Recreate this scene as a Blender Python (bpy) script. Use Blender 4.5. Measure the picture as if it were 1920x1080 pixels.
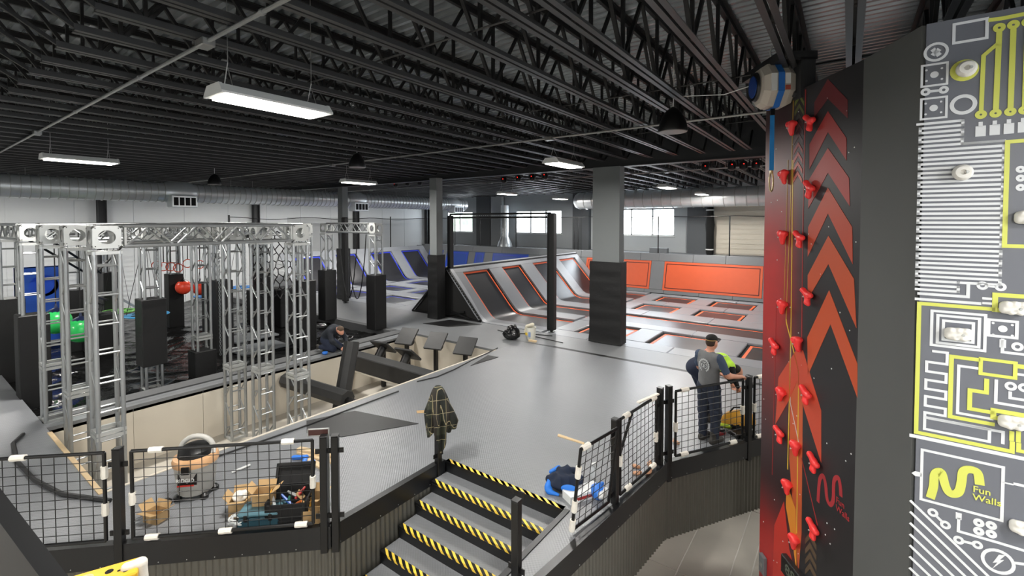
import bpy, bmesh, math, random
import numpy as np
from mathutils import Vector, Matrix
random.seed(7)
for o in list(bpy.data.objects): bpy.data.objects.remove(o)
SC = bpy.context.scene
COL = SC.collection
R = math.radians
# ------------------------------------------------------------------ camera
F, PCX, PCY, EYE = 870.0, 960.0, 440.0, 3.68          # focal length and principal point for a 1920x1080 frame
PITCH, YAW = math.atan2(25, F), R(35.9)
cd = bpy.data.cameras.new('camera'); cam = bpy.data.objects.new('camera', cd); COL.objects.link(cam)
cam.location = (0, 0, EYE); cam.rotation_euler = (math.pi/2 - PITCH, 0, YAW)
cd.sensor_width = 36; cd.lens = F/1920*36; cd.shift_y = -(540-PCY)/1920; cd.clip_start = .05; cd.clip_end = 300
SC.camera = cam
# ------------------------------------------------------------------ world, exposure
w = bpy.data.worlds.new('World'); SC.world = w; w.use_nodes = True
w.node_tree.nodes['Background'].inputs[0].default_value = (.86, .93, 1, 1)
w.node_tree.nodes['Background'].inputs[1].default_value = 16.0
SC.view_settings.view_transform = 'Standard'; SC.view_settings.look = 'None'
SC.view_settings.gamma = 1; SC.view_settings.use_curve_mapping = False
SC.view_settings.exposure = 0.35
LAMP_W = 210.0      # each hanging fixture
LENS_E = 16.0
# ------------------------------------------------------------------ helpers
def lin(h):
    h = h.lstrip('#'); c = [int(h[i:i+2], 16)/255 for i in (0, 2, 4)]
    return tuple(x/12.92 if x <= .04045 else ((x+.055)/1.055)**2.4 for x in c)
MATS = {}
def mat(name, col, rough=.6, metal=0., var=.0, vscale=6., bump=0., bscale=40., emit=0., alpha=1., coat=0., kind=None, trans=0.):
    if name in MATS: return MATS[name]
    m = bpy.data.materials.new(name); m.use_nodes = True; MATS[name] = m
    nt = m.node_tree; N = nt.nodes; L = nt.links; b = N['Principled BSDF']
    c = lin(col) if isinstance(col, str) else col
    b.inputs['Base Color'].default_value = (*c, 1); b.inputs['Roughness'].default_value = rough; b.inputs['Metallic'].default_value = metal
    b.inputs['Alpha'].default_value = alpha; b.inputs['Coat Weight'].default_value = coat
    if trans: b.inputs['Transmission Weight'].default_value = trans
    if emit:
        b.inputs['Emission Color'].default_value = (*c, 1); b.inputs['Emission Strength'].default_value = emit
    tc = N.new('ShaderNodeTexCoord')
    if var:
        n = N.new('ShaderNodeTexNoise'); n.inputs['Scale'].default_value = vscale; n.inputs['Detail'].default_value = 5
        mx = N.new('ShaderNodeMix'); mx.data_type = 'RGBA'
        mx.inputs[6].default_value = (*[max(0, x*(1-var)) for x in c], 1); mx.inputs[7].default_value = (*[min(1, x*(1+var)) for x in c], 1)
        L.new(tc.outputs['Object'], n.inputs['Vector']); L.new(n.outputs['Fac'], mx.inputs[0]); L.new(mx.outputs[2], b.inputs['Base Color'])
    if bump:
        n2 = N.new('ShaderNodeTexNoise'); n2.inputs['Scale'].default_value = bscale; n2.inputs['Detail'].default_value = 3
        bp = N.new('ShaderNodeBump'); bp.inputs['Strength'].default_value = bump; bp.inputs['Distance'].default_value = .02
        L.new(tc.outputs['Object'], n2.inputs['Vector']); L.new(n2.outputs['Fac'], bp.inputs['Height']); L.new(bp.outputs[0], b.inputs['Normal'])
    return m
class MB:
    """collects shapes; build() links them as ONE mesh object"""
    def __init__(s): s.v = []; s.f = []; s.mi = []; s.cur = 0
    def add(s, vs, fs):
        n = len(s.v); s.v += [tuple(v) for v in vs]
        for f in fs: s.f.append(tuple(i+n for i in f)); s.mi.append(s.cur)
        return s
    def box(s, x0, x1, y0, y1, z0, z1, M=None):
        vs = [(x, y, z) for z in (z0, z1) for y in (y0, y1) for x in (x0, x1)]
        if M is not None: vs = [M @ Vector(v) for v in vs]
        return s.add(vs, [(0, 2, 3, 1), (4, 5, 7, 6), (0, 1, 5, 4), (2, 6, 7, 3), (0, 4, 6, 2), (1, 3, 7, 5)])
    def cbox(s, x0, x1, y0, y1, z0, z1, c=.01, M=None):
        """box with chamfered edges"""
        n0 = len(s.v); P = []
        for z, k in ((z0, 1), (z0+c, 0), (z1-c, 0), (z1, 1)):
            for (x, y, ax, ay) in ((x0, y0, 1, 0), (x1, y0, -1, 0), (x1, y0, 0, 1), (x1, y1, 0, -1), (x1, y1, -1, 0), (x0, y1, 1, 0), (x0, y1, 0, -1), (x0, y0, 0, 1)):
                sx = c if x == x0 else -c; sy = c if y == y0 else -c
                if k: P.append((x+sx, y+sy, z))
                else: P.append((x+ax*c, y+ay*c, z))
        if M is not None: P = [M @ Vector(v) for v in P]
        fs = []
        for r in range(3):
            for i in range(8):
                j = (i+1) % 8; fs.append((r*8+i, r*8+j, (r+1)*8+j, (r+1)*8+i))
        fs.append((7, 6, 5, 4, 3, 2, 1, 0)); fs.append(tuple(24+i for i in range(8)))
        return s.add(P, fs)
    def bar(s, p0, p1, w, h=None, up=(0, 0, 1)):
        h = h or w; p0 = Vector(p0); p1 = Vector(p1); d = (p1-p0).normalized(); up = Vector(up)
        if abs(d.dot(up)) > .98: up = Vector((1, 0, 0))
        a = d.cross(up).normalized(); b = a.cross(d)
        vs = [p+a*w/2*i+b*h/2*j for p in (p0, p1) for i, j in ((-1, -1), (1, -1), (1, 1), (-1, 1))]
        return s.add(vs, [(0, 1, 2, 3), (7, 6, 5, 4), (0, 4, 5, 1), (1, 5, 6, 2), (2, 6, 7, 3), (3, 7, 4, 0)])
    def tube(s, pts, r, n=8, cap=True):
        pts = [Vector(p) for p in pts]; rs = r if isinstance(r, (list, tuple)) else [r]*len(pts)
        vs = []; prev = None
        for i, p in enumerate(pts):
            d = (pts[min(i+1, len(pts)-1)]-pts[max(i-1, 0)]).normalized()
            if prev is None:
                a = d.cross(Vector((0, 0, 1)))
                if a.length < .05: a = d.cross(Vector((1, 0, 0)))
                a.normalize()
            else: a = (prev-d*prev.dot(d)).normalized()
            prev = a; b = d.cross(a)
            vs += [p+(a*math.cos(2*math.pi*k/n)+b*math.sin(2*math.pi*k/n))*rs[i] for k in range(n)]
        fs = [(i*n+k, i*n+(k+1) % n, (i+1)*n+(k+1) % n, (i+1)*n+k) for i in range(len(pts)-1) for k in range(n)]
        if cap: fs += [tuple(reversed(range(n))), tuple((len(pts)-1)*n+k for k in range(n))]
        return s.add(vs, fs)
    def lathe(s, prof, n=24, M=None, cap=True):
        vs = [(r*math.cos(2*math.pi*k/n), r*math.sin(2*math.pi*k/n), z) for r, z in prof for k in range(n)]
        if M is not None: vs = [M @ Vector(v) for v in vs]
        fs = [(i*n+k, i*n+(k+1) % n, (i+1)*n+(k+1) % n, (i+1)*n+k) for i in range(len(prof)-1) for k in range(n)]
        if cap: fs += [tuple(reversed(range(n))), tuple((len(prof)-1)*n+k for k in range(n))]
        return s.add(vs, fs)
    def prism(s, poly, z0, z1, M=None):
        """polygon (x,y) ccw extruded z0..z1"""
        n = len(poly); vs = [(x, y, z0) for x, y in poly]+[(x, y, z1) for x, y in poly]
        if M is not None: vs = [M @ Vector(v) for v in vs]
        return s.add(vs, [tuple(reversed(range(n))), tuple(range(n, 2*n))]+[(i, (i+1) % n, n+(i+1) % n, n+i) for i in range(n)])
    def strip(s, pts, wdt, t, M=None, closed=False):
        """flat polyline stroke in the local XZ plane, thickness along -Y (0..-t)"""
        P = [Vector((p[0], p[1])) for p in pts]; n = len(P); Lp = []; Rp = []
        for i in range(n):
            if closed: a, b = P[i-1], P[(i+1) % n]
            else: a, b = P[max(i-1, 0)], P[min(i+1, n-1)]
            d0 = (P[i]-a).normalized() if (P[i]-a).length > 1e-9 else (b-P[i]).normalized()
            d1 = (b-P[i]).normalized() if (b-P[i]).length > 1e-9 else d0
            t_ = (d0+d1); t_ = t_.normalized() if t_.length > 1e-6 else d0
            nrm = Vector((-t_.y, t_.x)); k = max(.35, nrm.dot(Vector((-d0.y, d0.x)))); o = nrm*(wdt/2/k)
            Lp.append(P[i]+o); Rp.append(P[i]-o)
        vs = []
        for q in range(n): vs += [(Lp[q].x, 0, Lp[q].y), (Rp[q].x, 0, Rp[q].y), (Lp[q].x, -t, Lp[q].y), (Rp[q].x, -t, Rp[q].y)]
        fs = []
        for i in range(n if closed else n-1):
            a = 4*i; b = 4*((i+1) % n)
            fs += [(a+2, a+3, b+3, b+2), (a, a+2, b+2, b), (a+1, b+1, b+3, a+3)]
        if not closed: fs += [(0, 1, 3, 2), (4*n-4, 4*n-2, 4*n-1, 4*n-3)]
        if M is not None: vs = [M @ Vector(v) for v in vs]
        return s.add(vs, fs)
    def mesh(s, name, mats, smooth=False):
        me = bpy.data.meshes.new(name); me.from_pydata([tuple(v) for v in s.v], [], s.f)
        for m in (mats if isinstance(mats, (list, tuple)) else [mats]): me.materials.append(m)
        if any(s.mi): me.polygons.foreach_set('material_index', s.mi)
        bm = bmesh.new(); bm.from_mesh(me); bmesh.ops.recalc_face_normals(bm, faces=bm.faces); bm.to_mesh(me); bm.free()
        if smooth is not False:
            me.polygons.foreach_set('use_smooth', [True]*len(me.polygons))
            me.set_sharp_from_angle(angle=R(40 if smooth is True else smooth))
        me.update(); return me
    def build(s, name, mats, parent=None, loc=(0, 0, 0), smooth=False, rotz=0):
        return link(name, s.mesh(name, mats, smooth), parent, loc, rotz)
def link(name, me, parent=None, loc=(0, 0, 0), rotz=0, rot=None):
    o = bpy.data.objects.new(name, me); COL.objects.link(o); o.location = loc
    o.rotation_euler = rot if rot is not None else (0, 0, rotz)
    if parent is not None: o.parent = parent
    return o
def tag(o, label=None, cat=None, group=None, kind=None):
    if label: o['label'] = label
    if cat: o['category'] = cat
    if group: o['group'] = group
    if kind: o['kind'] = kind
    return o
def thing(name, label, cat, loc=(0, 0, 0), rotz=0, group=None):
    return tag(link(name, None, None, loc, rotz), label, cat, group)
def struct(name, mb, m, smooth=False): return tag(mb.build(name, m, smooth=smooth), kind='structure')
def copy_tree(o, parent=None):
    c = o.copy(); COL.objects.link(c)
    if parent is not None: c.parent = parent
    for ch in list(o.children): copy_tree(ch, c)
    return c
def ring_quad(mb, o, i):
    """flat ring between outer and inner rectangles given as 4 corners each"""
    mb.add(list(o)+list(i), [(k, (k+1) % 4, 4+(k+1) % 4, 4+k) for k in range(4)])
# ---- camera geometry, to measure the photograph
_f0 = (-math.sin(YAW), math.cos(YAW)); _rt = Vector((math.cos(YAW), math.sin(YAW), 0))
_fw = Vector((_f0[0]*math.cos(PITCH), _f0[1]*math.cos(PITCH), -math.sin(PITCH)))
_up = Vector((_f0[0]*math.sin(PITCH), _f0[1]*math.sin(PITCH), math.cos(PITCH)))
def ray(px, py): return _fw+_rt*((px-PCX)/F)+_up*((PCY-py)/F)
def onz(px, py, z=0.):
    d = ray(px, py); t = (z-EYE)/d.z; return Vector((d.x*t, d.y*t, z))
def onplane(px, py, p0, n):
    d = ray(px, py); e = Vector((0, 0, EYE)); t = (Vector(p0)-e).dot(n)/d.dot(n); return e+d*t
# ---- smooth solids from rounded primitives (surface nets)
def caps(P, a, b, ra, rb):
    a = np.array(a, float); b = np.array(b, float); ab = b-a; pa = P-a
    h = np.clip((pa@ab)/max(ab@ab, 1e-9), 0, 1)
    return np.linalg.norm(pa-h[..., None]*ab, axis=-1)-(ra+(rb-ra)*h)
def ell(P, c, r, M=None):
    q = P-np.array(c, float)
    if M is not None: q = q@np.array(M)
    r = np.array(r, float); k0 = np.linalg.norm(q/r, axis=-1); k1 = np.linalg.norm(q/(r*r), axis=-1)
    return k0*(k0-1)/np.maximum(k1, 1e-6)
def smin(a, b, k):
    h = np.clip(.5+.5*(b-a)/k, 0, 1); return b+(a-b)*h-k*h*(1-h)
def nets(fn, lo, hi, h):
    """surface nets of fn(P)->(dist, label) over a box; returns verts, quads, labels"""
    lo = np.array(lo, float); n = np.maximum(4, np.ceil((np.array(hi)-lo)/h).astype(int)+1)
    g = np.stack(np.meshgrid(*[lo[i]+h*np.arange(n[i]) for i in range(3)], indexing='ij'), -1)
    D, LB = fn(g); S = D < 0
    c = [(i, j, k) for i in (0, 1) for j in (0, 1) for k in (0, 1)]
    sl = lambda A, o: A[o[0]:A.shape[0]-1+o[0], o[1]:A.shape[1]-1+o[1], o[2]:A.shape[2]-1+o[2]]
    cnt = sum(sl(S, o).astype(int) for o in c); act = (cnt > 0) & (cnt < 8)
    acc = np.zeros(act.shape+(3,)); num = np.zeros(act.shape)
    for a in range(8):
        for b in range(a+1, 8):
            if sum(abs(c[a][q]-c[b][q]) for q in range(3)) != 1: continue
            da, db = sl(D, c[a]), sl(D, c[b]); cr = (da < 0) != (db < 0)
            t = np.where(cr, da/np.where(np.abs(da-db) < 1e-12, 1, da-db), 0)
            p = np.array(c[a])+t[..., None]*(np.array(c[b])-np.array(c[a])); acc += np.where(cr[..., None], p, 0); num += cr
    idx = -np.ones(act.shape, int); w_ = np.argwhere(act); idx[act] = np.arange(len(w_))
    V = lo+h*(w_+acc[act]/num[act][:, None]); lab = sl(LB, (0, 0, 0))[act]
    Q = []
    for ax in range(3):
        o1 = [0, 0, 0]; o1[ax] = 1; u, v = [q for q in range(3) if q != ax]
        A = S[tuple(slice(0, -1) if q == ax else slice(None) for q in range(3))]; B = S[tuple(slice(1, None) if q == ax else slice(None) for q in range(3))]
        for e in np.argwhere(A != B):
            if e[u] == 0 or e[v] == 0 or e[u] >= act.shape[u] or e[v] >= act.shape[v]: continue
            q = []
            for du, dv in ((1, 1), (0, 1), (0, 0), (1, 0)):
                z = e.copy(); z[u] -= du; z[v] -= dv; q.append(idx[tuple(z)])
            if min(q) < 0: continue
            fl = A[tuple(e)]; fl = not fl if ax == 1 else fl
            Q.append(tuple(q) if fl else tuple(reversed(q)))
    return V, Q, lab
def solid(name, prims, mats, parent=None, h=.02, k=.04, loc=(0, 0, 0), rotz=0, noise=None):
    """prims: list of ('c',a,b,ra,rb,label) | ('e',c,r,label[,M]) ; negative label cuts"""
    pts = []
    for p in prims:
        if p[0] == 'c': m_ = max(p[3], p[4]); pts += [np.array(p[1])-m_, np.array(p[1])+m_, np.array(p[2])-m_, np.array(p[2])+m_]
        else: m_ = max(p[2]); pts += [np.array(p[1])-m_, np.array(p[1])+m_]
    lo = np.min(pts, 0)-2.5*h; hi = np.max(pts, 0)+2.5*h
    def fn(P):
        D = None; best = None; LB = None
        for p in prims:
            if p[0] == 'c': d = caps(P, p[1], p[2], p[3], p[4]); l = p[5]
            else: d = ell(P, p[1], p[2], p[4] if len(p) > 4 else None); l = p[3]
            if l < 0: D = np.maximum(D, -d); continue
            if D is None: D = d; best = d.copy(); LB = np.full(d.shape, l)
            else:
                D = smin(D, d, k); u = d < best; LB = np.where(u, l, LB); best = np.minimum(best, d)
        if noise is not None: D = D+noise(P)
        return D, LB
    V, Q, lab = nets(fn, lo, hi, h)
    me = bpy.data.meshes.new(name); me.from_pydata([tuple(v) for v in V], [], Q)
    ms = mats if isinstance(mats, (list, tuple)) else [mats]
    for m in ms: me.materials.append(m)
    if len(ms) > 1: me.polygons.foreach_set('material_index', [int(min(len(ms)-1, np.bincount(lab[list(q)]).argmax())) for q in Q])
    me.polygons.foreach_set('use_smooth', [True]*len(me.polygons)); me.update()
    return link(name, me, parent, loc, rotz)
# ------------------------------------------------------------------ materials
M_deck = mat('roof deck steel', '#9aa0a3', .22, .5, .25, 3)
M_joist = mat('charcoal joist paint', '#2f2f2f', .5, .0, .15, 9)
M_joistd = mat('black web paint', '#101011', .6)
M_girder = mat('black girder paint', '#2c2d2f', .55, 0, .1)
M_alu = mat('aluminium truss', '#adb0b1', .35, .8, .06, 20)
M_alup = mat('pale aluminium plate', '#bdbfbd', .4, .55, .05, 12)
M_galv = mat('galvanised duct', '#d6dadc', .34, .55, .1, 5)
M_cond = mat('zinc conduit', '#9b9c9a', .35, .8)
M_white = mat('white enamel', '#d9dbda', .45)
M_wall = mat('white wall panel', '#d2d5d6', .6, 0, .06, 1.5)
M_wallg = mat('pale grey wall paint', '#a9adaf', .7, 0, .06, 1.2)
M_cream = mat('cream painted plywood', '#cfc7b8', .6, 0, .05, 2)
M_dkgrey = mat('dark grey pilaster paint', '#55585b', .7)
M_colp = mat('grey column paint', '#75797a', .6, 0, .05, 3)
M_black = mat('black vinyl padding', '#0b0b0c', .58, 0, .2, 12, .25, 9)
M_blackm = mat('black powder coat', '#0d0d0e', .38)
M_blackf = mat('black mesh fabric', '#080808', .9)
M_net = mat('black safety netting', '#0a0a0b', .9, alpha=.3)
M_film = mat('black plastic film', '#0f0f0f', .16, 0, .3, 5, .6, 14)
M_fascia = mat('black fascia steel', '#17181a', .4)
M_skirt = mat('corrugated bronze steel', '#63615a', .42, .45, .08, 6)
M_pad = mat('light grey vinyl pad', '#85888d', .36, 0, .06, 4)
M_padw = mat('mid grey vinyl pad', '#6a6d70', .5, 0, .06, 4)
M_bed = mat('black trampoline weave', '#29292d', .3, 0, .35, 2.2)
M_orange = mat('orange vinyl', '#c8532a', .5, 0, .06, 4)
M_oline = mat('orange tape', '#ff6f3c', .5)
M_blue = mat('blue vinyl', '#2a55b8', .45)
M_bline = mat('blue tape', '#2c3fd0', .5)
M_yellow = mat('yellow tape', '#f2cc4a', .5)
M_wood = mat('pale pine', '#cdb48e', .6, 0, .15, 14)
M_card = mat('brown cardboard', '#b39468', .8, 0, .1, 9)
M_foam = mat('white foam wrap', '#e4dfd4', .7, 0, .08, 20, .3, 30)
M_skin = mat('skin', '#c98f75', .5)
M_denim = mat('navy denim', '#232a3a', .8, 0, .25, 14)
def floor_material(name, col, rough, pitch=.045, strength=.5, var=.12):
    m = mat(name, col, rough, 0, var, .9); nt = m.node_tree; N = nt.nodes; L = nt.links; b = N['Principled BSDF']
    tc = N.new('ShaderNodeTexCoord'); sp = N.new('ShaderNodeSeparateXYZ'); L.new(tc.outputs['Object'], sp.inputs[0])
    outs = []
    for ax in ('X', 'Y'):
        mu = N.new('ShaderNodeMath'); mu.operation = 'MULTIPLY'; mu.inputs[1].default_value = math.pi/pitch*2; L.new(sp.outputs[ax], mu.inputs[0])
        sn = N.new('ShaderNodeMath'); sn.operation = 'SINE'; L.new(mu.outputs[0], sn.inputs[0]); outs.append(sn)
    mm = N.new('ShaderNodeMath'); mm.operation = 'MULTIPLY'; L.new(outs[0].outputs[0], mm.inputs[0]); L.new(outs[1].outputs[0], mm.inputs[1])
    bp = N.new('ShaderNodeBump'); bp.inputs['Strength'].default_value = strength; bp.inputs['Distance'].default_value = .004
    L.new(mm.outputs[0], bp.inputs['Height']); L.new(bp.outputs[0], b.inputs['Normal'])
    nz = N.new('ShaderNodeTexNoise'); nz.inputs['Scale'].default_value = 1.6; nz.inputs['Detail'].default_value = 2; L.new(tc.outputs['Object'], nz.inputs['Vector'])
    mr = N.new('ShaderNodeMapRange'); mr.inputs[3].default_value = rough-.02; mr.inputs[4].default_value = rough+.04
    L.new(nz.outputs['Fac'], mr.inputs[0]); L.new(mr.outputs[0], b.inputs['Roughness'])
    return m
M_deckfl = floor_material('grey studded rubber sheet', '#797b7e', .33, strength=.3, var=.07)
M_floor2 = floor_material('smooth grey rubber', '#797b7d', .38, .02, .05)
M_conc = mat('polished concrete', '#a6a198', .4, 0, .22, 1.3)
M_concf = mat('concrete kerb', '#5c5d5e', .6, 0, .12, 3)
M_mat = mat('dark rubber mat', '#131314', .5, 0, .3, 3)
# ================================================================== THE ROOM
XL, XR, YF, YB, ZG, ZD = -26.5, 8.0, -7.0, 27.0, -1.2, 6.3
b = MB(); b.box(XL-.3, XR+.3, YF-.3, YB+.3, ZG-.2, ZG-.012); fl = struct('floor', b, mat('pale joint filler', '#cfccc6', .7))
# poured slabs with sawn joints in front of the platform
xs = [-9.6, -8.2, -6.8, -5.4, -4.0, -2.6, -1.85, -1.24, -1.0, -.3, .9, 2.3, 3.7, 5.1, 6.5, 7.9]; ys = [-6.8, -4.8, -2.8, -.6, 1.6, 3.6, 6.48, 8.6, 10.2]
for i in range(len(xs)-1):
    for j in range(len(ys)-1):
        b = MB(); b.box(xs[i]+.009, xs[i+1]-.009, ys[j]+.009, ys[j+1]-.009, ZG-.02, ZG); b.build('slab', M_conc, fl)
def wall_rects(mb, axis, pos, thick, u0, u1, z0, z1, holes):
    """wall with rectangular holes; axis 'y' -> plane y=pos, u=x"""
    us = sorted({u0, u1, *[h[0] for h in holes], *[h[1] for h in holes]}); zs = sorted({z0, z1, *[h[2] for h in holes], *[h[3] for h in holes]})
    for a, c in zip(us, us[1:]):
        for d, e in zip(zs, zs[1:]):
            um, zm = (a+c)/2, (d+e)/2
            if any(h[0] < um < h[1] and h[2] < zm < h[3] for h in holes): continue
            if axis == 'y': mb.box(a, c, pos, pos+thick, d, e)
            else: mb.box(pos, pos+thick, a, c, d, e)
WZ0, WZ1 = 2.84, 4.42
wins = [(-25.9, -23.25), (-19.2, -15.45), (-11.9, -8.05), (-3.0, .9)]
b = MB(); wall_rects(b, 'y', YB, .3, XL, XR, ZG, ZD, [(a, c, WZ0, WZ1) for a, c in wins]); wall_b = struct('wall_back', b, M_wallg)
for i, (a, c) in enumerate(wins):
    b = MB(); fr = .06
    b.box(a, c, YB+.02, YB+.1, WZ0, WZ0+fr); b.box(a, c, YB+.02, YB+.1, WZ1-fr, WZ1); b.box(a, a+fr, YB+.02, YB+.1, WZ0, WZ1); b.box(c-fr, c, YB+.02, YB+.1, WZ0, WZ1)
    wn = struct('window_%d' % (i+1), b, M_white)
    n = 3 if c-a > 3 else 2
    for k in range(1, n):
        x = a+(c-a)*k/n; m = MB(); m.box(x-.05, x+.05, YB+.02, YB+.1, WZ0, WZ1); m.build('mullion', M_white, wn)
    for k in range(n):
        m = MB(); m.box(a+(c-a)*k/n+.03, a+(c-a)*(k+1)/n-.03, YB+.055, YB+.06, WZ0+.03, WZ1-.03)
        m.build('pane', mat('window glass', '#ffffff', .02, alpha=.12), wn)
    m = MB(); m.box(a-.05, c+.05, YB-.06, YB+.02, WZ0-.05, WZ0); m.build('window_sill', M_white, wn)
    pd = bpy.data.lights.new('window_portal', 'AREA'); pd.shape = 'RECTANGLE'; pd.size = c-a; pd.size_y = WZ1-WZ0; pd.cycles.is_portal = True
    link('window_portal', pd, wn, ((a+c)/2, YB+.2, (WZ0+WZ1)/2), rot=(-math.pi/2, 0, 0))
b = MB(); b.box(XL-.3, XL, YF, YB, ZG, ZD); wl = struct('wall_left', b, M_wall)
# ribbed liner sheets on the left wall
for k in range(17):
    y = YF+.05+k*2.0; b = MB(); b.box(0, .02, .01, 1.985, 0, ZD-ZG)
    for q in range(9): b.box(.02, .035, .01, 1.985, 1.5+q*.22, 1.5+q*.22+.09)
    if k == 0: me = b.mesh('liner_panel', M_wall)
    link('liner_panel', me, wl, (XL, y, ZG))
for k, y in enumerate((-.6, 5.9, 12.4, 18.8, 25.2)):
    b = MB(); b.box(XL+.03, XL+.33, y-.15, y-.12, ZG, ZD-.1); b.box(XL+.03, XL+.33, y+.12, y+.15, ZG, ZD-.1); b.box(XL+.03, XL+.06, y-.15, y+.15, ZG, ZD-.1)
    b.box(XL+.16, XL+.19, y-.12, y+.12, ZG, ZD-.1)
    struct('trim_%d' % (k+1), b, M_girder)
RW = (0.0, 3.6, 2.4, 4.6)     # unseen window, added to bring daylight onto the ceiling and circuit wall
b = MB(); wall_rects(b, 'x', XR, .3, YF, YB, ZG, ZD, [RW]); struct('wall_right', b, M_wall)
b = MB(); b.box(XR+.05, XR+.12, RW[0], RW[1], RW[2], RW[2]+.06); b.box(XR+.05, XR+.12, RW[0], RW[1], RW[3]-.06, RW[3])
for k in range(6): y = RW[0]+(RW[1]-RW[0])*k/5; b.box(XR+.05, XR+.12, y-.04, y+.04, RW[2], RW[3])
wn = struct('window_5', b, M_white)
for k in range(5):
    m = MB(); m.box(XR+.08, XR+.085, RW[0]+.72*k+.04, RW[0]+.72*(k+1)-.04, RW[2]+.04, RW[3]-.04); m.build('pane', mat('window glass', '#ffffff', .02, alpha=.12), wn)
pd = bpy.data.lights.new('window_portal', 'AREA'); pd.shape = 'RECTANGLE'; pd.size = RW[3]-RW[2]; pd.size_y = RW[1]-RW[0]; pd.cycles.is_portal = True
link('window_portal', pd, wn, (XR+.2, (RW[0]+RW[1])/2, (RW[2]+RW[3])/2), rot=(0, math.pi/2, 0))
b = MB(); b.box(XL-.3, XR+.3, YF-.3, YF, ZG, ZD); struct('wall_front', b, M_wall)
for k, (a, c, m) in enumerate([(-14.45, -13.3, M_dkgrey), (-7.25, -6.15, M_dkgrey), (-22.6, -21.3, M_dkgrey), (-21.2, -20.2, M_wallg)]):
    b = MB(); b.box(a, c, YB-.35, YB-.01, ZG, ZD-.1); struct('trim_%d' % (k+6), b, m)
b = MB(); b.box(-5.9, -1.2, YB-.06, YB-.01, ZG, 4.5)
for q in range(20): b.box(-5.9, -1.2, YB-.09, YB-.06, ZG+.3+q*.26, ZG+.3+q*.26+.2)
struct('door_1', b, M_cream)
# ------------------------------------------------------------------ ceiling: ribbed deck
b = MB(); pitch = .15; n = int((YB-YF)/pitch)
prof = []
for i in range(n+1):
    y = YF+i*pitch; prof += [(y, ZD+.055), (y+.06, ZD+.055), (y+.08, ZD), (y+.13, ZD)]
vs = []; fs = []
for (y, z) in prof: vs += [(XL-.3, y, z), (XR+.3, y, z)]
for i in range(len(prof)-1): fs.append((2*i, 2*i+1, 2*i+3, 2*i+2))
b.add(vs, fs); b.box(XL-.3, XR+.3, YF-.3, YB+.3, ZD+.1, ZD+.15)
ceiling = struct('ceiling', b, M_deck)
# ------------------------------------------------------------------ roof joists
ZJ = 5.45; PAN = 1.1; DEP = ZD-ZJ
def chord_meshes(L, L0, tag_):
    b = MB()
    for s in (-1, 1):
        x0, x1 = (s*.014, s*.07) if s > 0 else (-.07, -.014)
        b.box(x0, x1, 0, L, 0, .008); xi = s*.014
        b.box(min(xi, xi+s*.008), max(xi, xi+s*.008), 0, L, .008, .075)
    t = MB(); t.box(-.07, -.014, -L0, L+L0, DEP-.012, DEP-.003); t.box(.014, .07, -L0, L+L0, DEP-.012, DEP-.003); t.box(-.022, .022, -L0, L+L0, DEP-.075, DEP-.012)
    return b.mesh('bottom_chord'+tag_, M_joist), t.mesh('top_chord'+tag_, M_joistd)
bars = {}
for nm, p0, p1 in (('v', (0, 0, .02), (0, 0, DEP-.02)), ('a', (0, .03, .02), (0, PAN/2, DEP-.04)), ('b', (0, -.03, .02), (0, -PAN/2, DEP-.04))):
    m = MB(); m.bar(p0, p1, .032, .04, up=(1, 0, 0)); bars[nm] = m.mesh('web_bar', M_joistd)
def web_mesh(L, L0):
    m = MB(); n = int(L/PAN)
    for i in range(n+1):
        y = .35+i*PAN
        if y > L: break
        m.bar((0, y, .02), (0, y, DEP-.02), .03); m.bar((0, y, .02), (0, min(y+PAN/2, L+L0), DEP-.04), .036); m.bar((0, y, .02), (0, y-PAN/2, DEP-.04), .036)
    m.bar((0, .05, .02), (0, -L0, DEP-.04), .036); m.bar((0, L-.05, .02), (0, L+L0, DEP-.04), .036)
    return m.mesh('web', M_joistd)
JX = [4.92, 4.22, 3.52, 2.82, 2.12, 1.42, .72, .02, -.57, -1.28, -2.0, -2.38]+[-2.38-.7*k for k in range(1, 35)]
bays = [('front', 1.15, 12.78, 1.2), ('rear', 13.55, 26.4, .3), ('near', -6.6, -.4, .3)]
meshes = {bn: (chord_meshes(y1-y0, L0, '_'+bn), web_mesh(y1-y0, L0)) for bn, y0, y1, L0 in bays}
def ordinal(n):
    o = ['zeroth', 'first', 'second', 'third', 'fourth', 'fifth', 'sixth', 'seventh', 'eighth', 'ninth', 'tenth', 'eleventh', 'twelfth', 'thirteenth', 'fourteenth', 'fifteenth', 'sixteenth', 'seventeenth', 'eighteenth', 'nineteenth']
    if n < 20: return o[n]
    t = {2: 'twent', 3: 'thirt', 4: 'fort'}[n//10]
    return t+'ieth' if n % 10 == 0 else t+'y-'+o[n % 10]
JL = {'front': ('black open-web steel roof joist between the camera and the cross girder', 'front bay of roof joists'),
      'rear': ('black open-web steel roof joist beyond the cross girder over the trampolines', 'rear bay of roof joists'),
      'near': ('black open-web steel roof joist in the top left corner', 'corner bay of roof joists')}
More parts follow.
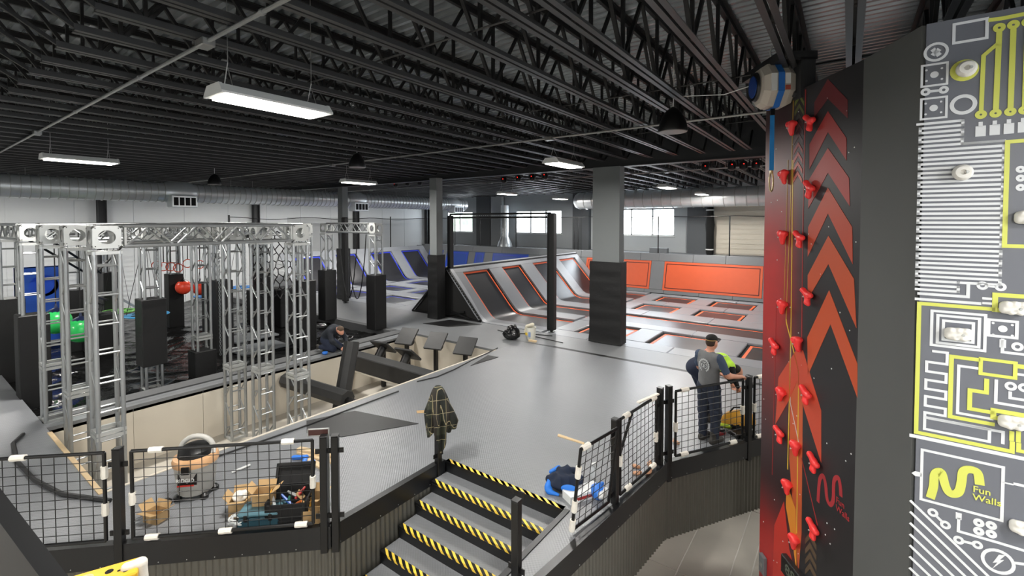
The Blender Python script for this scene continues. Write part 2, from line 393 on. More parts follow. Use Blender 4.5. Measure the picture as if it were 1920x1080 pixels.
for bn, y0, y1, L0 in bays:
    (cb, ct), wb = meshes[bn]
    for x in JX:
        if bn == 'near' and x > -1.2: continue
        if bn == 'rear' and x > 3: continue
        kx = JX.index(x)+1
        j = thing('roof_joist', ('black steel roof joist, %s counted from the right, ' % ordinal(kx))+{'front': 'before the cross girder', 'rear': 'beyond the cross girder', 'near': 'in the bay behind the camera'}[bn], 'joist', (x, y0, ZJ), 0, JL[bn][1])
        link('bottom_chord', cb, j); link('top_chord', ct, j)
        if bn == 'front' and -4.6 < x < 1.0:
            y = .35
            while y <= y1-y0:
                if 2.2 < y < 11.0:
                    for q in 'vab': link('web_bar', bars[q], j, (0, y, 0))
                y += PAN
            for q in (0, 1):
                m = MB(); m.bar((0, .05, .02), (0, -L0, DEP-.04), .036) if q == 0 else m.bar((0, y1-y0-.05, .02), (0, y1-y0+.6, DEP-.04), .036); m.build('web_bar', M_joistd, j)
        else: link('web', wb, j)
# bridging rods between the joists
for y, z in ((3.5, 5.54), (6.6, 5.54), (9.6, 5.54), (16.5, 5.54), (20.5, 5.54)):
    b = MB(); b.tube([(XL, y, z), (5, y, z)], .011, 5)
    tag(b.build('bridging_rod', M_joist, smooth=True), 'thin steel bridging rod running across the joists %s' % {3.5: 'nearest the camera', 6.6: 'between the two hanging conduits', 9.6: 'just before the cross girder', 16.5: 'just beyond the cross girder', 20.5: 'above the rear court'}[y], 'rod')
def girder(name, y, label):
    b = MB(); b.box(XL, XR, y-.16, y+.16, 5.3, 5.325); b.box(XL, XR, y-.012, y+.012, 5.325, 6.25); b.box(XL, XR, y-.16, y+.16, 6.25, 6.28)
    tag(b.build('girder', M_girder), label, 'girder')
girder('girder', 13.15, 'black steel cross girder resting on the grey columns'); girder('girder', -.95, 'black steel cross girder overhead behind the joist ends')
# ------------------------------------------------------------------ columns with wrapped pads
def column(x0, x1, y0, y1, zp, label):
    c = thing('steel_column', label, 'column', ((x0+x1)/2, (y0+y1)/2, 0)); hx, hy = (x1-x0)/2, (y1-y0)/2
    b = MB(); b.box(-hx+.07, hx-.07, -hy+.05, hy-.05, zp-.05, 5.3); b.build('shaft', M_colp, c)
    b = MB(); nz = 22; per = []
    for k in range(nz+1):
        z = .02+(zp-.02)*k/nz; s = .018*math.sin(k*1.9)+.01*math.sin(k*4.3); g = .03*max(0, 1-k/3)
        s2 = .02*math.sin(k*1.6+1.3)+.012*math.sin(k*3.7+.5); s3 = .02*math.sin(k*2.2+2.4)+.01*math.sin(k*5.1)
        per.append([(-hx-s*.4-g, -hy-s*.2), (-hx*.33, -hy-s2), (hx*.33, -hy-s3), (hx+g*.5, -hy-s*.3), (hx+s*.2, 0), (hx, hy), (0, hy), (-hx, hy)])
        per[-1] = [(p[0], p[1], z) for p in per[-1]]
    vs = [p for r in per for p in r]; fs = [(k*8+i, k*8+(i+1) % 8, (k+1)*8+(i+1) % 8, (k+1)*8+i) for k in range(nz) for i in range(8)]
    fs += [tuple(range(nz*8, nz*8+8)), tuple(reversed(range(8)))]
    b.add(vs, fs); p = b.build('padding', M_black, c, smooth=50); p['label'] = 'black vinyl pad wrapped around the foot'
    return c
column(-6.36, -5.36, 12.82, 13.27, 2.47, 'wide grey column in mid-picture with a tall black vinyl pad')
column(-12.86, -12.36, 12.32, 12.74, 2.42, 'narrow grey column left of the netted frame with a black pad')
column(-19.6, -19.1, 12.9, 13.3, 2.4, 'grey column far left behind the silver trusses')
# ------------------------------------------------------------------ platform floors at z = 0
def poly_floor(name, poly, m, z=0., t=.06):
    b = MB(); b.prism(poly, z-t, z); return struct(name, b, m)
PIT = (-11.5, -8.1, 1.75, 10.4)
poly_floor('floor_platform', [(-9.48, -1.1), (-5.0, 3.18), (-5.0, 5.12), (-2.85, 5.12), (-2.85, 3.35), (-2.58, 3.35), (-2.2, 7.02), (-1.35, 8.42), (-.5, 9.75), (3, 9.75), (3, 11.6), (-8.1, 11.6), (-8.1, 1.75), (-18, 1.75), (-18, -1.1)], M_deckfl)
poly_floor('floor_rear', [(-8.1, 11.6), (-6.9, 11.75), (-6.9, 12.95), (-26.4, 12.95), (-26.4, 10.4), (-8.1, 10.4)], M_floor2, 0.001)
poly_floor('floor_court_edge', [(-6.9, 11.75), (3, 11.75), (3, 12.95), (-6.9, 12.95)], M_floor2)
poly_floor('floor_joint', [(-6.95, 11.6), (3, 11.6), (3, 11.75), (-6.95, 11.75)], M_mat, -.003)
# kerb between the pit and the ninja area, with black channel
b = MB(); b.box(-11.66, -11.5, 1.75, 10.4, -.12, 0); b.box(-11.84, -11.7, 1.75, 10.4, -.12, -.01); struct('floor_kerb', b, M_floor2)
b = MB(); b.box(-11.7, -11.66, 1.75, 10.4, -.15, -.03); struct('trim_26', b, M_blackm)
b = MB(); b.box(-11.98, -11.84, 1.75, 10.4, -.2, -.06); struct('trim_20', b, M_blackm)
b = MB(); b.box(-12.4, -11.98, 1.75, 10.4, -.26, -.02); struct('trim_21', b, M_concf)
b = MB(); b.box(-26.3, -12.4, 10.18, 10.4, -.3, .002); struct('trim_22', b, M_concf)
# pit walls and floor
b = MB(); b.box(PIT[0], PIT[1], PIT[2], PIT[3], ZG, ZG+.02); struct('floor_pit', b, mat('pale pit floor', '#b3ada2', .7, 0, .12, 2))
wp = []
for name, x0, x1, y0, y1 in (('wall_pit_left', -11.56, -11.52, 1.75, 10.4), ('wall_pit_right', -8.08, -8.04, 1.75, 10.4), ('wall_pit_end', -11.5, -8.1, 10.42, 10.46), ('wall_pit_near', -11.5, -8.1, 1.69, 1.73)):
    b = MB(); b.box(x0, x1, y0, y1, ZG, -.06); s_ = struct(name, b, M_cream); L_ = (y1-y0) if y1-y0 > 1 else (x1-x0); n = round(L_/1.2)
    for k in range(n):
        a = k*L_/n+.004; c = (k+1)*L_/n-.004; p = MB()
        if name.endswith('left'): p.box(-11.52, -11.5, y0+a, y0+c, ZG+.02, -.065)
        elif name.endswith('right'): p.box(-8.1, -8.08, y0+a, y0+c, ZG+.02, -.065)
        elif name.endswith('end'): p.box(x0+a, x0+c, 10.4, 10.42, ZG+.02, -.065)
        else: p.box(x0+a, x0+c, 1.73, 1.75, ZG+.02, -.065)
        p.build('board', M_cream, s_)
b = MB(); b.box(-8.13, -8.09, 1.75, 10.4, -.05, .012); struct('trim_23', b, M_cream)
b = MB(); b.box(-11.2, -8.1, 1.71, 1.77, -.05, .015); struct('trim_24', b, M_wood)
# solid backing below the deck so the pit and the platform read as solid from the side
# ------------------------------------------------------------------ fascia and corrugated skirt
def skirt(name, pts, side, fz=-.26):
    b = MB(); fa = MB()
    for p, q in zip(pts, pts[1:]):
        p = Vector(p); q = Vector(q); d = (q-p); L_ = d.length; d.normalize(); nrm = Vector((d.y, -d.x))*side
        n = int(L_/.0125); vs = []; fs = []
        for i in range(n+1):
            s_ = L_*i/n; o = .004+.012*math.sin(2*math.pi*s_/.076); c = p+d*s_+nrm*o
            vs += [(c.x, c.y, ZG), (c.x, c.y, fz+.02)]
        fs = [(2*i, 2*i+2, 2*i+3, 2*i+1) for i in range(n)]
        b.add(vs, fs)
        a0 = p; a1 = q; o = nrm*.035
        vs = [(a0.x, a0.y, fz), (a1.x, a1.y, fz), (a1.x+o.x, a1.y+o.y, fz), (a0.x+o.x, a0.y+o.y, fz)]
        vs += [(v[0], v[1], .012) for v in vs]
        fa.add(vs, [(0, 3, 2, 1), (4, 5, 6, 7), (0, 1, 5, 4), (1, 2, 6, 5), (2, 3, 7, 6), (3, 0, 4, 7)])
        lip = nrm*-.06
        vs = [(a0.x, a0.y, .003), (a1.x, a1.y, .003), (a1.x+lip.x, a1.y+lip.y, .003), (a0.x+lip.x, a0.y+lip.y, .003)]; vs += [(v[0], v[1], .012) for v in vs]
        fa.add(vs, [(0, 3, 2, 1), (4, 5, 6, 7), (0, 1, 5, 4), (1, 2, 6, 5), (2, 3, 7, 6), (3, 0, 4, 7)])
    s_ = struct(name, b, M_skirt, smooth=60); f_ = fa.build('fascia', M_fascia, s_)
    k = MB()
    for p, q in zip(pts, pts[1:]):
        p = Vector(p); q = Vector(q); d = (q-p); L_ = d.length; d.normalize(); nrm = Vector((d.y, -d.x))*side; s0 = .1
        while s0 < L_:
            c = p+d*s0+nrm*.036; k.lathe([(.006, 0), (.005, .004)], 6, Matrix.Translation((c.x, c.y, fz+.03)) @ nrm.to_3d().to_track_quat('Z', 'Y').to_matrix().to_4x4()); s0 += .3
    o = k.build('screw_row', M_alup, f_); o['kind'] = 'stuff'
    return s_
skirt('wall_skirt_left', [(-9.48, -1.1), (-5.0, 3.18)], 1)
skirt('wall_skirt_stair', [(-5.0, 3.18), (-5.0, 5.1)], 1)
skirt('wall_skirt_right', [(-2.58, 3.35), (-2.2, 7.02), (-1.35, 8.42), (-.5, 9.75), (3, 9.75)], 1)
b = MB(); b.box(-2.87, -2.84, 3.35, 5.12, ZG, .012); b.box(-2.87, -2.56, 3.32, 3.35, ZG, .012); struct('wall_stair_cheek', b, M_fascia)
b = MB(); b.box(-2.86, -2.8, 3.35, 5.12, .0, .014); struct('trim_25', b, M_fascia)
# ------------------------------------------------------------------ staircase
st = thing('staircase', 'short staircase up to the grey platform with yellow and black striped nosings', 'stairs', (-3.92, 5.12, ZG))
GO, RI = .31, .171; HW = 1.03
stripe = None
for k in range(7):
    z = 1.2-RI*k; y = -GO*k
    if k:
        b = MB(); b.cbox(-HW, HW, y-.02, y+GO+.01, z-.045, z, .008); tr = b.build('tread', M_deckfl, st)
    else:
        b = MB(); b.box(-HW, HW, y-.03, y+.05, z-.04, z+.004); tr = b.build('nosing_trim', M_blackm, st)
    b = MB(); b.box(-HW, HW, y-.012, y+.006, z-RI, z-.04); b.build('riser', M_fascia, st)
    b = MB(); b.box(-HW, HW, y-.026, y+.045, z-.03, z+.004); b.build('nosing', M_blackm, tr)
    if stripe is None:
        s_ = MB(); t0, t1, w_ = -.028, .047, .06; sh = -.12
        s_.add([(0, t0, .0055), (w_, t0, .0055), (w_+sh, t1, .0055), (sh, t1, .0055), (0+.04, t0, -.034), (w_+.04, t0, -.034), (0, t0, 0), (w_, t0, 0)], [(0, 1, 2, 3), (0, 4, 5, 1)])
        s_.add([(sh, t1, .003), (w_+sh, t1, .003), (w_+.04, t0+.003, -.034), (.04, t0+.003, -.034)], [(0, 1, 2, 3)]); stripe = s_.mesh('stripe', M_yellow)
    for i in range(15): link('stripe', stripe, tr, (-HW+.13+i*.131, y, z))
# ------------------------------------------------------------------ ducts
def duct(p0, p1, r, label, ring=.22):
    p0 = Vector(p0); p1 = Vector(p1); L_ = (p1-p0).length; d = (p1-p0).normalized()
    t = thing('spiral_duct', label, 'duct', p0, 0); q = d.to_track_quat('Z', 'Y')
    M_ = q.to_matrix().to_4x4(); b = MB(); b.lathe([(r, 0), (r, L_)], 32, M_); b.build('pipe', M_galv, t, smooth=True)
    rg = MB(); rg.lathe([(r, -.012), (r+.024, -.01), (r+.024, .01), (r, .012)], 32, M_, cap=False); me = rg.mesh('seam_ring', M_alup, True)
    n = int(L_/ring)
    for i in range(1, n): link('seam_ring', me, t, d*(ring*i))
    return t
dl = duct((-21, -6.5, 4.78), (-21, 23.5, 4.78), .36, 'long silver spiral duct along the left wall')
for y in (7.0, 14.9, 22.3):
    b = MB(); b.cbox(-.1, .42, -.42, .42, -.47, -.02, .02); dd = b.build('diffuser_box', M_galv, dl, (.22, y+6.5, -.1))
    for q in range(4):
        g = MB(); g.box(.42, .425, -.36+q*.19, -.21+q*.19, -.4, -.1); g.build('outlet', M_blackf, dd)
    b = MB(); b.lathe([(.36, 0), (.43, .2), (.43, .8), (.36, 1.0)], 32, Matrix.Translation((0, y+6.5-.5, 0)) @ Matrix.Rotation(-math.pi/2, 4, 'X')); b.build('collar', M_galv, dl, smooth=True)
dr = duct((-12.9, 24.6, 4.88), (7.5, 24.6, 4.88), .48, 'large silver duct above the orange trampoline wall', .5)
b = MB(); b.lathe([(.001, -.3), (.25, -.26), (.4, -.15), (.48, 0), (.5, .08), (.48, .1)], 28, Matrix.Rotation(math.pi/2, 4, 'Y')); b.build('end_cap', M_galv, dr, smooth=True)
# vertical branch duct on the far wall
b = MB(); b.lathe([(.62, 0), (.5, .5), (.3, .95), (.28, 1.0), (.28, 3.2)], 20); t = b.build('branch_duct', M_galv, None, (-19.6, 26.2, 1.6), smooth=True); tag(t, 'vertical silver branch duct with flared foot behind the netting', 'duct')
# ------------------------------------------------------------------ conduits
for y, z, lab in ((1.95, 5.42, 'silver conduit pipe crossing the ceiling at upper left'), (8.38, 5.42, 'silver conduit pipe crossing the middle of the ceiling'), (16.2, 5.4, 'silver conduit pipe under the ceiling beyond the girder')):
    t = thing('conduit', lab, 'pipe', (XL, y, z)); b = MB(); b.tube([(0, 0, 0), (31, 0, 0)], .02, 8); b.build('pipe', M_cond, t, smooth=True)
    for x in (21.4, 13.6, 5.2):
        b = MB(); b.cbox(x-.09, x+.09, -.06, .06, -.05, .03, .01); b.build('junction_box', M_cond, t)
    for i in range(10):
        b = MB(); b.lathe([(.028, 0), (.028, .05)], 8, Matrix.Translation((1.5+3*i, 0, 0)) @ Matrix.Rotation(math.pi/2, 4, 'Y')); b.build('coupling', M_cond, t)
# ------------------------------------------------------------------ hanging light fixtures
M_lens = mat('lit lens', '#fff9ee', .5, emit=LENS_E)
def fixture(x, y, label, z=4.93):
    t = thing('hanging_light', label, 'light', (x, y, z), 0, None)
    Lh = .58; pr_ = [(-.2, 0), (.2, 0), (.2, .02), (.13, .1), (-.13, .1), (-.2, .02)]
    M_ = Matrix(((1, 0, 0, 0), (0, 0, 1, 0), (0, 1, 0, 0), (0, 0, 0, 1)))
    b = MB(); b.prism(pr_, -Lh, Lh, M_); b.build('housing', M_white, t)
    b = MB(); b.box(-.17, .17, -Lh+.05, Lh-.05, -.02, -.002); b.build('lens', M_lens, t)
    for s in (-1, 1):
        b = MB(); b.prism([(px*1.04, pz*1.1-.004) for px, pz in pr_], s*Lh-.015, s*Lh+.015, M_); b.build('end_cap', M_white, t)
        b = MB(); b.tube([(0, s*.45, ZD-z), (0, s*.45, .35), (-.1, s*.45, .1)], .005, 4); b.tube([(0, s*.45, .3), (.1, s*.45, .1)], .005, 4); b.build('hanger_wire', M_cond, t)
    ld = bpy.data.lights.new('lamp', 'AREA'); ld.shape = 'RECTANGLE'; ld.size = .34; ld.size_y = 1.06; ld.energy = LAMP_W; ld.color = (1, .97, .92)
    lo = link('lamp', ld, t, (0, 0, -.03))
where = {(-5.1, 2.6): 'large bright hanging light nearest the camera', (-13.0, 2.6): 'hanging light at upper left above the near trusses', (-22.2, 2.6): 'hanging light cut off at the left edge before the duct',
         (-5.15, 9.1): 'hanging light just left of the wide grey column top', (-13.0, 9.4): 'hanging light in mid ceiling below a black pendant', (-21.6, 9.6): 'hanging light before the silver duct at left',
         (-5.5, 17.5): 'hanging light beyond the wide column on its right, nearer one', (-12.8, 17.3): 'hanging light above the netted frame, nearer one', (-21.8, 18.8): 'hanging light before the duct right of the narrow column',
         (-5.55, 22.8): 'hanging light beyond the wide column on its right, farther one', (-13.1, 22.7): 'hanging light above the rear windows, farther one', (-21.8, 14.2): 'hanging light before the duct left of the narrow column'}
for (x, y), l in where.items(): fixture(x, y, l)
for x, y, l in ((2.4, -1.0, 'just behind the camera'), (2.6, 9.2, 'behind the red climbing wall'), (2.6, 17.4, 'over the far right of the orange court'), (-5.1, -3.6, 'behind the camera to the left'), (-13, -3.6, 'behind the left picture edge'), (3.4, 2.6, 'before the circuit wall'), (3.2, -4.4, 'farthest behind the camera')): fixture(x, y, 'hanging light outside the picture '+l)
# black bell pendants
def pendant(x, y, z, label):
    t = thing('pendant_speaker', label, 'pendant', (x, y, z), 0, None)
    b = MB(); b.lathe([(.21, 0), (.215, .02), (.2, .1), (.17, .2), (.11, .3), (.05, .35), (.02, .37)], 28); b.build('shell', M_blackm, t, smooth=True)
    b = MB(); b.lathe([(.2, -.006), (.2, .004)], 28); b.build('grille', mat('grey grille', '#8c8886', .6), t)
    b = MB(); b.tube([(0, 0, .36), (.01, 0, .6), (0, 0, ZD-z)], .007, 5); b.build('cable', M_white, t)
pendant(-2.15, 7.08, 5.02, 'large black bell pendant hanging at right centre of the ceiling')
pendant(-10.2, 7.33, 5.06, 'black bell pendant hanging in mid ceiling above a light')
pendant(-17.5, 6.9, 4.93, 'black bell pendant before the duct at left')
pendant(-22.0, 22.0, 4.9, 'small far black bell pendant before the end of the duct')

# stage lights under the girder
M_led = mat('red indicator', '#ff2018', .5, emit=6.)
sl = [((742, 345), 'left cluster, leftmost'), ((764, 342), 'left cluster, middle'), ((787, 341), 'left cluster, rightmost'), ((945, 336), 'middle cluster, leftmost'), ((972, 333), 'middle cluster, second'), ((998, 331), 'middle cluster, third'), ((1022, 328), 'middle cluster, rightmost'), ((1322, 312), 'right cluster, leftmost'), ((1372, 309), 'right cluster, second'), ((1394, 308), 'right cluster, third'), ((1417, 307), 'right cluster, nearest the red wall')]
for (px, py), l in sl:
    p = onplane(px, py, Vector((0, 14.0, 0)), Vector((0, 1, 0))); t = thing('stage_light', 'small black stage light with red indicator beyond the girder, '+l, 'stage light', p)
    b = MB(); b.lathe([(.05, -.16), (.1, -.12), (.11, 0), (.08, .08), (.03, .1)], 14); b.build('head', M_blackm, t, smooth=True)
    b = MB(); b.tube([(-.14, 0, -.04), (-.14, 0, .14), (.14, 0, .14), (.14, 0, -.04)], .015, 6); b.tube([(0, 0, .14), (0, 0, ZD-p.z)], .015, 6); b.build('yoke', M_blackm, t)
    b = MB(); b.lathe([(.012, 0), (.01, .006)], 8, Matrix.Translation((.03, -.112, .0)) @ Matrix.Rotation(math.pi/2, 4, 'X')); b.build('indicator', M_led, t)
# ================================================================== TRAMPOLINE COURTS
ROWS = [(13.7, 15.5), (18.75, 20.35), (21.25, 22.95)]; RUN = (16.2, 17.7)
COLS = [(-7.4, -5.7), (-4.95, -3.15), (-2.4, -.6), (.15, 1.95)]
b = MB(); b.box(-26.3, 3, 12.95, 27, -.35, -.16); struct('floor_court', b, M_blackf)
def flat_bed(x0, x1, y0, y1, label, tape, cat='trampoline', group=None, z=-.07):
    cx, cy = (x0+x1)/2, (y0+y1)/2; hx, hy = (x1-x0)/2, (y1-y0)/2
    t = thing('trampoline', label, cat, (cx, cy, z), 0, group)
    b = MB(); b.box(-hx+.17, hx-.17, -hy+.17, hy-.17, -.01, 0); b.build('jumping_bed', M_bed, t)
    b = MB(); o = [(-hx+.09, -hy+.09), (hx-.09, -hy+.09), (hx-.09, hy-.09), (-hx+.09, hy-.09)]; i = [(-hx+.17, -hy+.17), (hx-.17, -hy+.17), (hx-.17, hy-.17), (-hx+.17, hy-.17)]
    for zz in (-.01, .003): ring_quad(b, [(p[0], p[1], zz) for p in o], [(p[0], p[1], zz) for p in i])
    b.build('edge_tape', tape, t)
    b = MB(); o2 = [(-hx-.02, -hy-.02), (hx+.02, -hy-.02), (hx+.02, hy+.02), (-hx-.02, hy+.02)]
    ring_quad(b, [(p[0], p[1], -.015) for p in o2], [(p[0], p[1], -.015) for p in o]); b.build('spring_gap', M_blackf, t)
    return t
names_r = ['front row', 'third row', 'back row']; names_c = ['left of the padded column line', 'second from the ramp', 'third from the ramp', 'hidden behind the red wall']
lab_flat = {(0, 0): 'flat trampoline with orange edging half hidden behind the wide padded column', (1, 0): 'flat trampoline with orange edging in front row by the standing man',
            (2, 0): 'flat trampoline with orange edging in front row beside the red climbing wall', (0, 1): 'flat orange-edged trampoline just beyond the long runway, right of the column', (1, 1): 'flat orange-edged trampoline beyond the long runway, below the long orange panel',
            (0, 2): 'flat orange-edged trampoline in the back row, left one below the orange wall', (1, 2): 'flat orange-edged trampoline in the back row, right one below the orange wall'}
for r, (y0, y1) in enumerate(ROWS):
    for c, (x0, x1) in enumerate(COLS):
        flat_bed(x0, x1, y0, y1, lab_flat.get((c, r), 'flat orange-edged trampoline behind the red climbing wall, '+['nearer', 'farther'][c-2 if c > 1 else 0]+' column, '+names_r[r]), M_oline)
flat_bed(-7.4, 2.9, RUN[0], RUN[1], 'long black runway trampoline with orange edging crossing the orange court', M_oline)
# grey pads of the orange court
court = thing('court_padding', 'light grey vinyl pads between the orange-edged trampolines', 'padding', (-8.1, 12.95, 0))
def pad(x0, x1, y0, y1, parent, m=M_pad, off=(-8.1, 12.95), z=0):
    b = MB(); b.cbox(x0-off[0]+.004, x1-off[0]-.004, y0-off[1]+.004, y1-off[1]-.004, -.09+z, z, .02); b.build('pad', m, parent)
cuts = [-8.1, -6.55, -4.05, -1.5, 1.05, 3.0]
for (y0, y1) in ((12.95, 13.7), (15.5, 16.2), (17.7, 18.75), (20.35, 21.25), (22.95, 23.45)):
    for a, c in zip(cuts, cuts[1:]): pad(a, c, y0, y1, court)
for (y0, y1) in ROWS:
    for a, c in ((-8.1, -7.4), (-5.7, -4.95), (-3.15, -2.4), (-.6, .15), (1.95, 3)): pad(a, c, y0, y1, court)
pad(-8.1, -7.4, RUN[0], RUN[1], court)
# ---- curved ramp lanes (profile in x,z going away from foot)
def ramp_profile(foot, s, flat, top=1.62, topx=1.5):
    """foot x, s=-1 rises toward -x; flat length before the foot"""
    pr_ = [(foot-s*flat, 0.)]
    pr_ += [(foot-s*.25, 0.), (foot-s*.05, .03), (foot+s*.12, .12), (foot+s*.3, .3)]
    n = 5
    for k in range(1, n+1): pr_.append((foot+s*(.3+(topx-.3)*k/n), .3+(top-.3)*k/n))
    return pr_
def sheet(prof, y0, y1, dz0, dz1, s):
    """solid sheet following a profile, offset along its normal from dz0 to dz1"""
    P = [Vector(p) for p in prof]; n = len(P); N_ = []
    for i in range(n):
        d = (P[min(i+1, n-1)]-P[max(i-1, 0)]).normalized(); nn = Vector((-d.y, d.x)); nn = nn if nn.y > 0 else -nn; N_.append(nn)
    vs = []
    for i in range(n):
        for y in (y0, y1):
            for o in (dz0, dz1): q = P[i]+N_[i]*o; vs.append((q.x, y, q.y))
    fs = []
    for i in range(n-1):
        a = 4*i; c = a+4
        fs += [(a+1, a+3, c+3, c+1), (a, c, c+2, a+2), (a, a+1, c+1, c), (a+2, c+2, c+3, a+3)]
    fs += [(0, 2, 3, 1), (4*n-4, 4*n-3, 4*n-1, 4*n-2)]
    return vs, fs
LANES = [(13.65, 15.3), (16.2, 17.65), (18.65, 20.4), (21.2, 22.9)]
def ramp(foot, s, flat, tape, court_name, labels, pad_label, padm, y_end=23.45):
    prof = ramp_profile(foot, s, flat)
    fine = prof
    for (y0, y1), lb in zip(LANES, labels):
        t = thing('ramp_trampoline', lb, 'trampoline', (foot, (y0+y1)/2, 0)); hy = (y1-y0)/2; loc = [(p[0]-foot, p[1]) for p in prof]
        b = MB(); b.add(*sheet(loc, -hy+.14, hy-.14, -.075, -.065, s)); b.build('jumping_bed', M_bed, t, smooth=35)
        b = MB()
        for yy in (-1, 1): b.add(*sheet(loc, min(yy*(hy-.14), yy*(hy-.07)), max(yy*(hy-.14), yy*(hy-.07)), -.072, -.058, s))
        e = loc[-1]; f_ = loc[-2]; d = (Vector(e)-Vector(f_)).normalized(); b.add(*sheet([e, tuple(Vector(e)+d*.07)], -hy+.07, hy-.07, -.072, -.058, s))
        e = loc[0]; b.add(*sheet([(e[0]-s*.07, 0), e], -hy+.07, hy-.07, -.072, -.058, s)); b.build('edge_tape', tape, t)
    ct = thing('ramp_padding', pad_label, 'padding', (foot, 12.95, 0)); loc = [(p[0]-foot, p[1]) for p in prof]
    d = (Vector(loc[-1])-Vector(loc[-2])).normalized(); top0 = tuple(Vector(loc[-1])+d*.07); top1 = tuple(Vector(loc[-1])+d*.42)
    full = loc+[top0]
    ys_ = [12.95]+[v for l in LANES for v in l]+[y_end]
    for k in range(0, len(ys_), 2):
        y0, y1 = ys_[k]-12.95, ys_[k+1]-12.95
        for seg in (loc[:5], loc[4:7]+[], loc[6:]+[top0]):
            b = MB(); b.add(*sheet(seg, y0+.003, y1-.003, -.06, .015, s)); b.build('pad', padm, ct, smooth=25)
    edges = [12.95]+[(a+c)/2 for a, c in zip([l[0] for l in LANES], [l[1] for l in LANES])]+[y_end]
    for a, c in zip(edges, edges[1:]):
        b = MB(); b.add(*sheet([top0, top1], a-12.95+.004, c-12.95-.004, -.06, .02, s)); b.build('pad', padm, ct)
    # flat pad at the free end of the lanes
    e0 = loc[0][0]
    return ct, top1
rl = ['nearest sloping ramp trampoline with orange edging beside the black net post', 'second sloping ramp trampoline with orange edging counted from the netted frame', 'third sloping ramp trampoline with orange edging, partly behind the black net post', 'farthest sloping ramp trampoline with orange edging by the orange wall']
FOOT = -10.75
ct, tp = ramp(FOOT, -1, 2.55, M_oline, 'orange', rl, 'light grey vinyl pads between the orange-edged ramp lanes', M_pad)
# black steel and fabric A-frame under the ramp
af = thing('ramp_support', 'black fabric covered A-frame side under the orange ramp', 'frame', (-12.45, 12.95, 0))
apex = (0, 1.86)
b = MB(); b.prism([(1.7, .0), (0, 1.88), (-1.95, .0)], .06, .1, Matrix(((1, 0, 0, 0), (0, 0, 1, 0), (0, 1, 0, 0), (0, 0, 0, 1)))); b.build('side_cover', M_blackf, af)
for p, q in (((1.72, 0, .02), (0, 0, 1.9)), ((0, 0, 1.9), (-1.97, 0, .02)), ((1.7, 0, .03), (-1.95, 0, .03)), ((1.2, 0, .05), (.2, 0, .25)), ((.9, -.02, .3), (.2, -.02, .12))):
    b = MB(); b.bar(p, q, .06); b.build('tube', M_blackm, af)
b = MB()
for i in range(22):
    u = i/21; b.lathe([(.014, 0), (.01, .012)], 6, Matrix.Translation((1.72*(1-u), -.03, .02+1.88*u)) @ Matrix.Rotation(math.pi/2, 4, 'X'))
o = b.build('eyelet_row', M_alup, af); o['kind'] = 'stuff'
b = MB(); vs, fs = sheet([(-14.4+12.45, 0), (0, 1.9)], .05, 10.5, -.05, 0, 1); b.add(vs, fs); b.build('rear_cover', M_blackf, af)
# ---- leaning wall trampolines
def wall_panel(x0, x1, yb, label, col, line, z0=.2, z1=1.62, lean=.28):
    t = thing('wall_trampoline', label, 'trampoline', ((x0+x1)/2, yb, 0)); hx = (x1-x0)/2
    M_ = Matrix(((1, 0, 0, 0), (0, -1, lean, 0), (0, 0, 1, 0), (0, 0, 0, 1)))
    def slab(b, a, c, d, e, f0, f1): b.box(a, c, f0, f1, d, e, M_)
    b = MB(); slab(b, -hx, hx, z0, z1, .0, .05); b.build('panel', col, t)
    b = MB()
    for a, c, d, e in ((-hx+.1, hx-.1, z0+.1, z0+.135), (-hx+.1, hx-.1, z1-.135, z1-.1), (-hx+.1, -hx+.135, z0+.1, z1-.1), (hx-.135, hx-.1, z0+.1, z1-.1)): slab(b, a, c, d, e, .05, .056)
    b.build('inset_line', line, t)
M_bl2 = mat('deep blue panel', '#274a9c', .45)
wo = [(-12.0, -10.6, 'narrow orange wall trampoline in the far corner above the ramp'), (-10.2, -8.28, 'square orange wall trampoline just right of the wide column'), (-7.58, -3.1, 'long orange wall trampoline panel at the back of the court'), (-2.6, 1.8, 'orange wall trampoline hidden behind the red climbing wall')]
for x0, x1, l in wo: wall_panel(x0, x1, 23.45, l, M_orange, mat('dark red line', '#4a1512', .5))
wp = thing('wall_padding', 'grey vinyl pads framing the orange wall trampolines', 'padding', (-12.4, 23.45, 0))
def wpad(x0, x1, z0, z1, par, ox, yb=23.45, lean=.28):
    M_ = Matrix(((1, 0, 0, 0), (0, -1, lean, 0), (0, 0, 1, 0), (0, 0, 0, 1))); b = MB(); b.cbox(x0-ox+.004, x1-ox-.004, -.04, .04, z0+.004, z1-.004, .012, M_); b.build('pad', M_padw, par)
xx = [-12.4, -12.0, -10.6, -10.2, -8.28, -7.58, -3.1, -2.6, 1.8, 2.6]
for a, c in zip(xx[::2], xx[1::2]): wpad(a, c, .2, 1.62, wp, -12.4)
for a, c in ((-12.4, -9.8), (-9.8, -8.9), (-8.9, -7.9), (-7.9, -6.2), (-6.2, -4.7), (-4.7, -3.0), (-3, -.4), (-.4, 2.6)):
    wpad(a, c, 1.62, 2.02, wp, -12.4); wpad(a+.4, c+.4, 0.02, .2, wp, -12.4)
# walkway behind the wall pads
b = MB(); b.box(-26.3, 3, 24.1, 27, 1.8, 1.9); b.box(-26.3, 3, 24.1, 24.14, 0, 1.8); struct('floor_walkway', b, M_padw)
